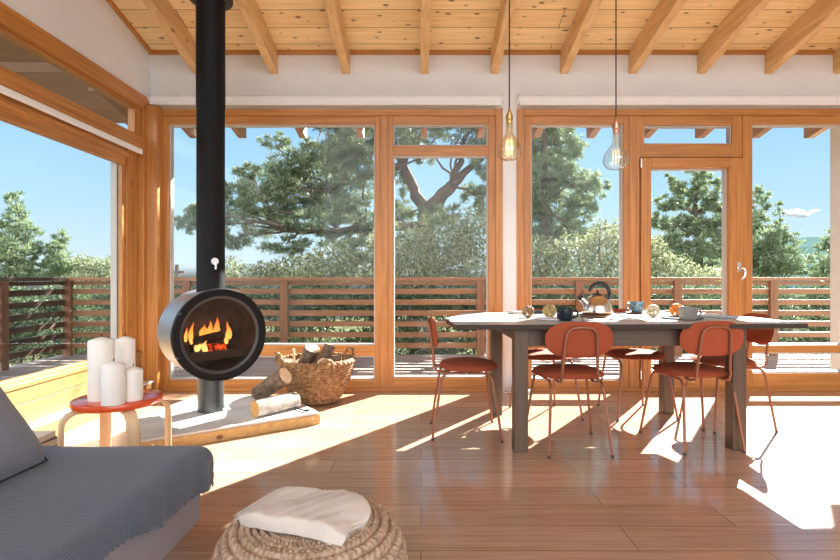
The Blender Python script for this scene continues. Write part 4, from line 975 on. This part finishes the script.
# ---- chairs (local +Y is the way the sitter faces)
def make_chair(label):
    t = thing('dining_chair', label, 'chair', group='terracotta dining chairs round the table')
    def seat_fn(top):
        def fn(u, v):
            a = 2 * PI * u; rr = v
            c, d_ = math.cos(a), math.sin(a)
            x = 0.212 * math.copysign(abs(c) ** 0.86, c) * rr; y = 0.195 * math.copysign(abs(d_) ** 0.86, d_) * rr + 0.025
            e = max(0, 1 - rr ** 5) ** 0.5
            return (x, y, (0.437 + 0.033 * e + 0.004 * (1 - rr)) if top else (0.437 - 0.013 * e))
        return fn
    b = MB(); b.grid(seat_fn(True), 40, 12, cu=True); b.grid(seat_fn(False), 40, 12, cu=True); b.build('seat', 'terra', t, angle=180)
    def back_fn(s):
        def fn(u, v):
            a = 2 * PI * u; c, d_ = math.cos(a), math.sin(a)
            x = 0.196 * math.copysign(abs(c) ** 0.72, c) * v; z = 0.104 * math.copysign(abs(d_) ** 0.80, d_) * v
            th = 0.013 * max(0, 1 - v ** 6) ** 0.5
            return (x, -0.205 - 0.13 * z + 0.45 * x * x * 1.0 + s * th, 0.665 + z)
        return fn
    b = MB(); b.grid(back_fn(1), 44, 10, cu=True); b.grid(back_fn(-1), 44, 10, cu=True); b.build('backrest', 'terra', t, angle=180)
    # back tube: an upside-down U standing up from under the seat
    def bt(x, z): return (x, -0.208 - 0.13 * (z - 0.665) - (0.017 if z > 0.55 else 0.017), z)
    L_ = [(-0.105, -0.10, 0.416), (-0.105, -0.150, 0.414), (-0.105, -0.188, 0.424), (-0.104, -0.202, 0.45), bt(-0.10, 0.50), bt(-0.094, 0.60), bt(-0.088, 0.68), bt(-0.078, 0.715), bt(-0.05, 0.733), bt(0, 0.737)]
    b = MB(); b.tube(L_ + [(-x, y, z) for x, y, z in L_[-2::-1]], 0.0085, 10); b.build('back_frame', 'copper', t)
    for s in (-1, 1):
        for fr_, yy, xf in ((-1, -0.215, 0.182), (1, 0.215, 0.22)):
            ytop = -0.150 if fr_ < 0 else 0.160; xt = 0.150 if fr_ < 0 else 0.165
            foot = Vector((s * xf, yy, 0.0)); top = Vector((s * xt, ytop, 0.415))
            dirv = (foot - top).normalized()
            pts = [(s * 0.15, 0.0 + 0.005 * fr_, 0.415), (s * (0.15 + (xt - 0.15) * 0.6), ytop - fr_ * 0.055, 0.415)]
            bend0 = Vector((s * xt, ytop - fr_ * 0.05, 0.415)); bend1 = top + dirv * 0.06
            for q in range(1, 6):
                w = q / 6; pts.append(bend0 * (1 - w) ** 2 + top * 2 * w * (1 - w) + bend1 * w * w)
            pts += [bend1, foot + (top - foot) * 0.03]
            b = MB(); b.tube(pts, [0.0085] * (len(pts) - 1) + [0.0078], 10); lg = b.build('leg', 'copper', t)
            b = MB(); b.tube([foot, foot + (top - foot) * 0.035], 0.0088, 10); b.build('foot_cap', 'foot', lg)
    return t
spots = [('terracotta chair at the left end of the table, seen from its side', 0.285, 3.36, -90),
         ('near terracotta chair in front of the kettle, back turned to the room', 0.893, 3.087, 2),
         ('far terracotta chair behind the left table legs, half hidden', 0.905, 3.81, 187),
         ('far terracotta chair in the middle, seat visible below the table top', 1.595, 3.83, 183.5),
         ('near terracotta chair in front of the grey mug, back turned to the room', 1.672, 3.147, 5),
         ('terracotta chair at the right end of the table, facing the stove', 2.12, 3.53, 90)]
proto = None
for lb_, x, y, a in spots:
    if proto is None: proto = make_chair(lb_); c = proto
    else: c = copy_tree(proto); c['label'] = lb_
    c.location = (x, y, 0); c.rotation_euler = (0, 0, rad(a))

# ---- things on the table
def on_table(px, py):
    """table point seen at pixel (px, py)"""
    Y = FPX * (EYE - 0.7505) / (py - CY); return Vector(((px - CX) * Y / FPX, Y, 0.7505))
def mat_disc(name, label, cat, px, py, r, h, mats, rim=0.0, group=None):
    p = on_table(px, py); b = MB(); b.lathe([(0, 0), (r * 0.8, 0), (r, h * 0.5), (r, h), (r * 0.82, h - rim), (0, h - rim)], 48)
    return tag(b.build(name, mats, loc=p, angle=40), label, cat, group)
def mug(label, px, py, r, h, mat, ang, belly=0.0):
    p = on_table(px, py); t = thing('mug', label, 'mug', p, rad(ang))
    b = MB(); b.lathe([(0, 0), (r * 0.72, 0), (r * 0.86, 0.006), (r * (0.98 + belly), h * 0.35), (r, h * 0.8), (r * 0.98, h), (r * 0.92, h), (r * 0.92, h * 0.8), (r * 0.9, h * 0.35), (r * 0.7, 0.01), (0, 0.008)], 40); b.build('cup', mat, t, angle=50)
    b = MB(); b.tube([(r * 0.95, 0, h * 0.80), (r * 1.35, 0, h * 0.84), (r * 1.58, 0, h * 0.62), (r * 1.50, 0, h * 0.36), (r * 0.95, 0, h * 0.22)], 0.0065, 8); b.build('handle', mat, t); return t
p = on_table(556, 320.5)
mat_disc('plate', 'pale plate with dark edge at the navy mug', 'plate', 552, 319.6, 0.105, 0.010, 'napkin', 0.004)
mat_disc('plate', 'dark blue edged plate under the grey mug', 'plate', 682, 318.8, 0.125, 0.010, ['navymat'], 0.004)
mat_disc('saucer', 'wooden saucer board under the teal cup', 'saucer', 645, 313.0, 0.15, 0.008, 'boardwood', 0.0)
mat_disc('trivet_board', 'round dark wooden board under the steel kettle', 'board', 602, 316.8, 0.142, 0.014, 'boardwood', 0.0)
mug('dark navy mug at the near table edge, left of the kettle', 565, 320.8, 0.050, 0.078, 'navy', 0, 0.05)
mug('grey stoneware mug in front of the orange ball', 688, 320.3, 0.054, 0.083, 'greymug', 4).location.z += 0.0
t_ = mug('small teal patterned cup on a wooden board', 637, 313.2, 0.050, 0.078, 'tealmug', 180); t_.location.z += 0.0085
# kettle
pk = on_table(597.5, 316.6); t = thing('kettle', 'steel whistling kettle with arched black handle on a board', 'kettle', pk + Vector((0, 0, 0.0145)), rad(8))
b = MB(); b.lathe([(0, 0), (0.088, 0), (0.098, 0.008), (0.100, 0.022), (0.092, 0.065), (0.076, 0.098), (0.052, 0.124), (0.03, 0.136), (0, 0.14)], 56); b.build('body', 'kettle', t, angle=50)
b = MB(); b.lathe([(0.03, 0.1355), (0.032, 0.138), (0.02, 0.143), (0.006, 0.146), (0.006, 0.152), (0.011, 0.157), (0.008, 0.164), (0, 0.165)], 24); b.build('lid_knob', 'bakelite', t)
b = MB(); b.tube([(-0.070, 0, 0.07), (-0.10, 0, 0.098), (-0.125, 0, 0.118)], [0.028, 0.023, 0.019], 16); b.build('spout', 'steel', t)
b = MB(); b.tube([(-0.119, 0, 0.112), (-0.133, 0, 0.125)], [0.021, 0.021], 14); b.tube([(-0.118, 0, 0.134), (-0.108, 0, 0.152), (-0.112, 0, 0.165)], 0.005, 8); b.build('whistle_cap', 'bakelite', t)
b = MB(); b.tube(arc((0.013, 0, 0.138), 0.074, 165, -42, 22, 'XZ'), [0.009 + 0.006 * math.sin(PI * i / 22) for i in range(23)], 12, flat=(1, 1.2)); b.build('handle', 'bakelite', t)
def ball(label, px, py, r, mat, seed):
    p = on_table(px, py); rs = random.Random(seed); b = MB()
    for i in range(15):
        n = Vector((rs.gauss(0, 1), rs.gauss(0, 1), rs.gauss(0, 1))).normalized(); u = n.orthogonal().normalized(); w = n.cross(u); off = rs.uniform(-0.55, 0.55); q = math.sqrt(1 - off * off)
        b.tube([(n * off + u * math.cos(2 * PI * k / 28) * q + w * math.sin(2 * PI * k / 28) * q) * (r * 0.93) for k in range(28)], r * 0.10, 6, closed=True)
    return tag(b.build('woven_ball', mat, loc=p + Vector((0, 0, r))), label, 'woven ball', 'woven decorative balls on the table')
ball('brown woven ball at the left of the table', 528, 317.6, 0.040, 'rattan_brown', 1)
ball('golden woven ball beside the navy mug', 549.5, 317.6, 0.044, 'rattan_gold', 2)
ball('pale woven ball right of the kettle', 653, 317.2, 0.043, 'rattan_pale', 3)
ball('bright orange woven ball behind the grey mug', 677, 317.0, 0.046, 'rattan_orange', 4)
def sheet(name, label, cat, px, py, w_, d_, a, mat, h=0.004, curl=0.006):
    p = on_table(px, py); b = MB()
    def fn(u, v): return (w_ * (u - .5), d_ * (v - .5), h / 2 + curl * ((u - .5) ** 2 + 0.4 * math.sin(5 * u) * (v - .5) ** 2))
    b.grid(fn, 14, 10); return tag(b.build(name, mat, loc=p + Vector((0, 0, 0.002)), rot=(0, 0, rad(a)), solid=h, angle=180), label, cat)
sheet('napkin', 'pale blue folded napkin near the right end of the table', 'napkin', 722, 317.2, 0.22, 0.20, 20, 'bluepaper')
sheet('napkin', 'white napkin spread behind the grey mug', 'napkin', 704, 314.5, 0.18, 0.14, -15, 'napkin')
sheet('napkin', 'white napkin between the kettle and the pale ball', 'napkin', 622, 319.5, 0.17, 0.12, 8, 'napkin')
sheet('napkin', 'white napkin in front of the kettle board', 'napkin', 594, 320.4, 0.14, 0.09, -6, 'napkin')
t = thing('notebook', 'dark notebook lying flat behind the brown woven ball', 'notebook', on_table(520, 313.6), rad(12))
b = MB(); b.box(-0.075, 0.075, -0.06, 0.06, 0, 0.003); b.box(-0.075, 0.075, -0.06, 0.06, 0.015, 0.018); b.build('cover', 'navymat', t)
b = MB(); b.box(-0.072, 0.072, -0.057, 0.057, 0.003, 0.015); b.build('pages', 'paper', t)
t = thing('tray', 'low dark tray behind the woven balls', 'tray', on_table(541, 313.2), rad(4))
b = MB(); b.box(-0.09, 0.09, -0.06, 0.06, 0, 0.006); b.build('base', 'navymat', t)
b = MB(); ring(b, -0.09, 0.09, -0.06, 0.06, 0.005, 0.005, 0.005, 0.005, 0, 1); b.v = [(x, z, 0.006 + y * 0.012) for x, y, z in b.v]; b.build('rim', 'navymat', t)

# ================================================================== PENDANT BULBS
def pendant(label, px, Y, zb, socket, gl, fil, flab):
    x = (px - CX) * Y / FPX; zt = zc(Y) - 0.0
    t = thing('pendant_bulb', label, 'pendant lamp', (x, Y, zb))
    b = MB(); b.tube([(0, 0, 0.34), (0, 0, zt - zb)], 0.0045, 8); b.build('cord', 'cord', t)
    b = MB(); b.lathe([(0, zt - zb - 0.03), (0.05, zt - zb - 0.03), (0.052, zt - zb), (0, zt - zb)], 28); b.build('ceiling_rose', 'cord', t)
    b = MB(); b.lathe([(0, 0.245), (0.020, 0.245), (0.022, 0.262), (0.019, 0.266), (0.024, 0.272), (0.024, 0.30), (0.018, 0.305), (0.018, 0.315), (0.010, 0.325), (0.008, 0.345), (0, 0.345)], 28); b.build('socket', socket, t, angle=30)
    b = MB(); b.lathe([(0, 0.0), (0.03, 0.002), (0.058, 0.014), (0.077, 0.036), (0.083, 0.062), (0.078, 0.092), (0.062, 0.122), (0.042, 0.148), (0.028, 0.168), (0.0225, 0.19), (0.022, 0.245)], 44); b.build('bulb', gl, t, angle=180, solid=0.0025)
    b = MB(); b.lathe([(0, 0.115), (0.004, 0.115), (0.005, 0.17), (0.012, 0.20), (0.016, 0.243), (0, 0.243)], 16)
    b.build('filament_support', 'stem_glass', t)
    b = MB()
    for k in range(6):
        a = 2 * PI * k / 6; r0 = 0.018; b.tube([(r0 * math.cos(a), r0 * math.sin(a), 0.135), (r0 * 1.25 * math.cos(a), r0 * 1.25 * math.sin(a), 0.09), (r0 * math.cos(a + 0.3), r0 * math.sin(a + 0.3), 0.04)], 0.0022, 6)
    b.build('filament', fil, t); return t
pendant('large amber hanging bulb with brass socket on a dark cord', 509.3, 3.4, 1.797, 'brass', 'amberglass', 'filament', '')
pendant('large clear hanging bulb with copper socket on a dark cord', 616, 3.4, 1.735, 'copperlamp', 'clearglass', 'filament_dim', '')

# ---- power strip by the window
t = thing('power_strip', 'small white and black power strip on the floor below the white pier', 'power strip', (0.87, 4.46, 0.0), 0.1)
b = MB(); b.box(-0.09, 0.09, -0.025, 0.025, 0, 0.035); b.build('housing', 'plastic', t, bevel=0.004)
for x in (-0.055, 0.03):
    b = MB(); b.box(x - 0.02, x + 0.02, -0.03, 0.012, 0.022, 0.058); b.build('plug', 'blackplastic', t, bevel=0.006)
b = MB(); b.tube([(-0.09, 0, 0.015), (-0.14, 0.01, 0.01), (-0.2, 0.03, 0.05), (-0.26, 0.035, 0.09), (-0.25, 0.03, 0.115), (-0.16, 0.03, 0.12)], 0.004, 6); b.build('cable', 'plastic', t)

# ================================================================== LIGHT, SKY, CAMERA
sun = bpy.data.lights.new('sun', 'SUN'); sun.energy = 34.0; sun.angle = rad(0.53); sun.color = (1.0, 0.96, 0.90)
so = bpy.data.objects.new('sun', sun); COL.objects.link(so)
el = rad(31.5); hd = Vector((-0.585, -0.811)).normalized()
dirv = Vector((hd.x * math.cos(el), hd.y * math.cos(el), -math.sin(el)))
so.rotation_euler = dirv.to_track_quat('-Z', 'Y').to_euler(); so.location = (6, 9, 7)
w = bpy.data.worlds.new('sky'); SC.world = w; w.use_nodes = True; nt = w.node_tree; nt.nodes.clear()
out = nt.nodes.new('ShaderNodeOutputWorld'); bg = nt.nodes.new('ShaderNodeBackground')
tc = nt.nodes.new('ShaderNodeTexCoord'); sx = nt.nodes.new('ShaderNodeSeparateXYZ'); nt.links.new(tc.outputs['Generated'], sx.inputs[0])
r = ramp(nt, [(0.0, (0.20, 0.22, 0.20)), (0.02, (0.74, 0.90, 1.0)), (0.12, (0.54, 0.81, 1.0)), (0.32, (0.32, 0.63, 0.99)), (0.7, (0.14, 0.38, 0.82))])
nt.links.new(sx.outputs['Z'], r.inputs[0])
# added fill light: the half of the sky behind the camera is made brighter
m1 = N(nt, 'ShaderNodeMapRange'); m1.inputs['From Min'].default_value = 0.15; m1.inputs['From Max'].default_value = -0.55; m1.interpolation_type = 'SMOOTHSTEP'
nt.links.new(sx.outputs['Y'], m1.inputs['Value'])
m2 = N(nt, 'ShaderNodeMapRange'); m2.inputs['From Min'].default_value = -0.05; m2.inputs['From Max'].default_value = 0.05; nt.links.new(sx.outputs['Z'], m2.inputs['Value'])
mm = N(nt, 'ShaderNodeMath', operation='MULTIPLY'); nt.links.new(m1.outputs[0], mm.inputs[0]); nt.links.new(m2.outputs[0], mm.inputs[1])
mx = N(nt, 'ShaderNodeMix', data_type='RGBA'); nt.links.new(mm.outputs[0], mx.inputs[0]); nt.links.new(r.outputs[0], mx.inputs[6]); mx.inputs[7].default_value = (3.9, 4.0, 4.2, 1)
nt.links.new(mx.outputs[2], bg.inputs[0]); bg.inputs[1].default_value = 1.0; nt.links.new(bg.outputs[0], out.inputs[0])

cam = bpy.data.cameras.new('camera'); co = bpy.data.objects.new('camera', cam); COL.objects.link(co)
co.location = (0, 0, EYE); co.rotation_euler = (PI / 2, 0, 0)
cam.sensor_width = 36; cam.lens = 36 * FPX / 840; cam.shift_x = -1 / 840; cam.shift_y = -3 / 840; cam.clip_end = 3000; cam.clip_start = 0.02
SC.camera = co
vs = SC.view_settings; vs.view_transform = 'Standard'; vs.look = 'None'; vs.gamma = 1.0; vs.use_curve_mapping = False; vs.exposure = 0.12
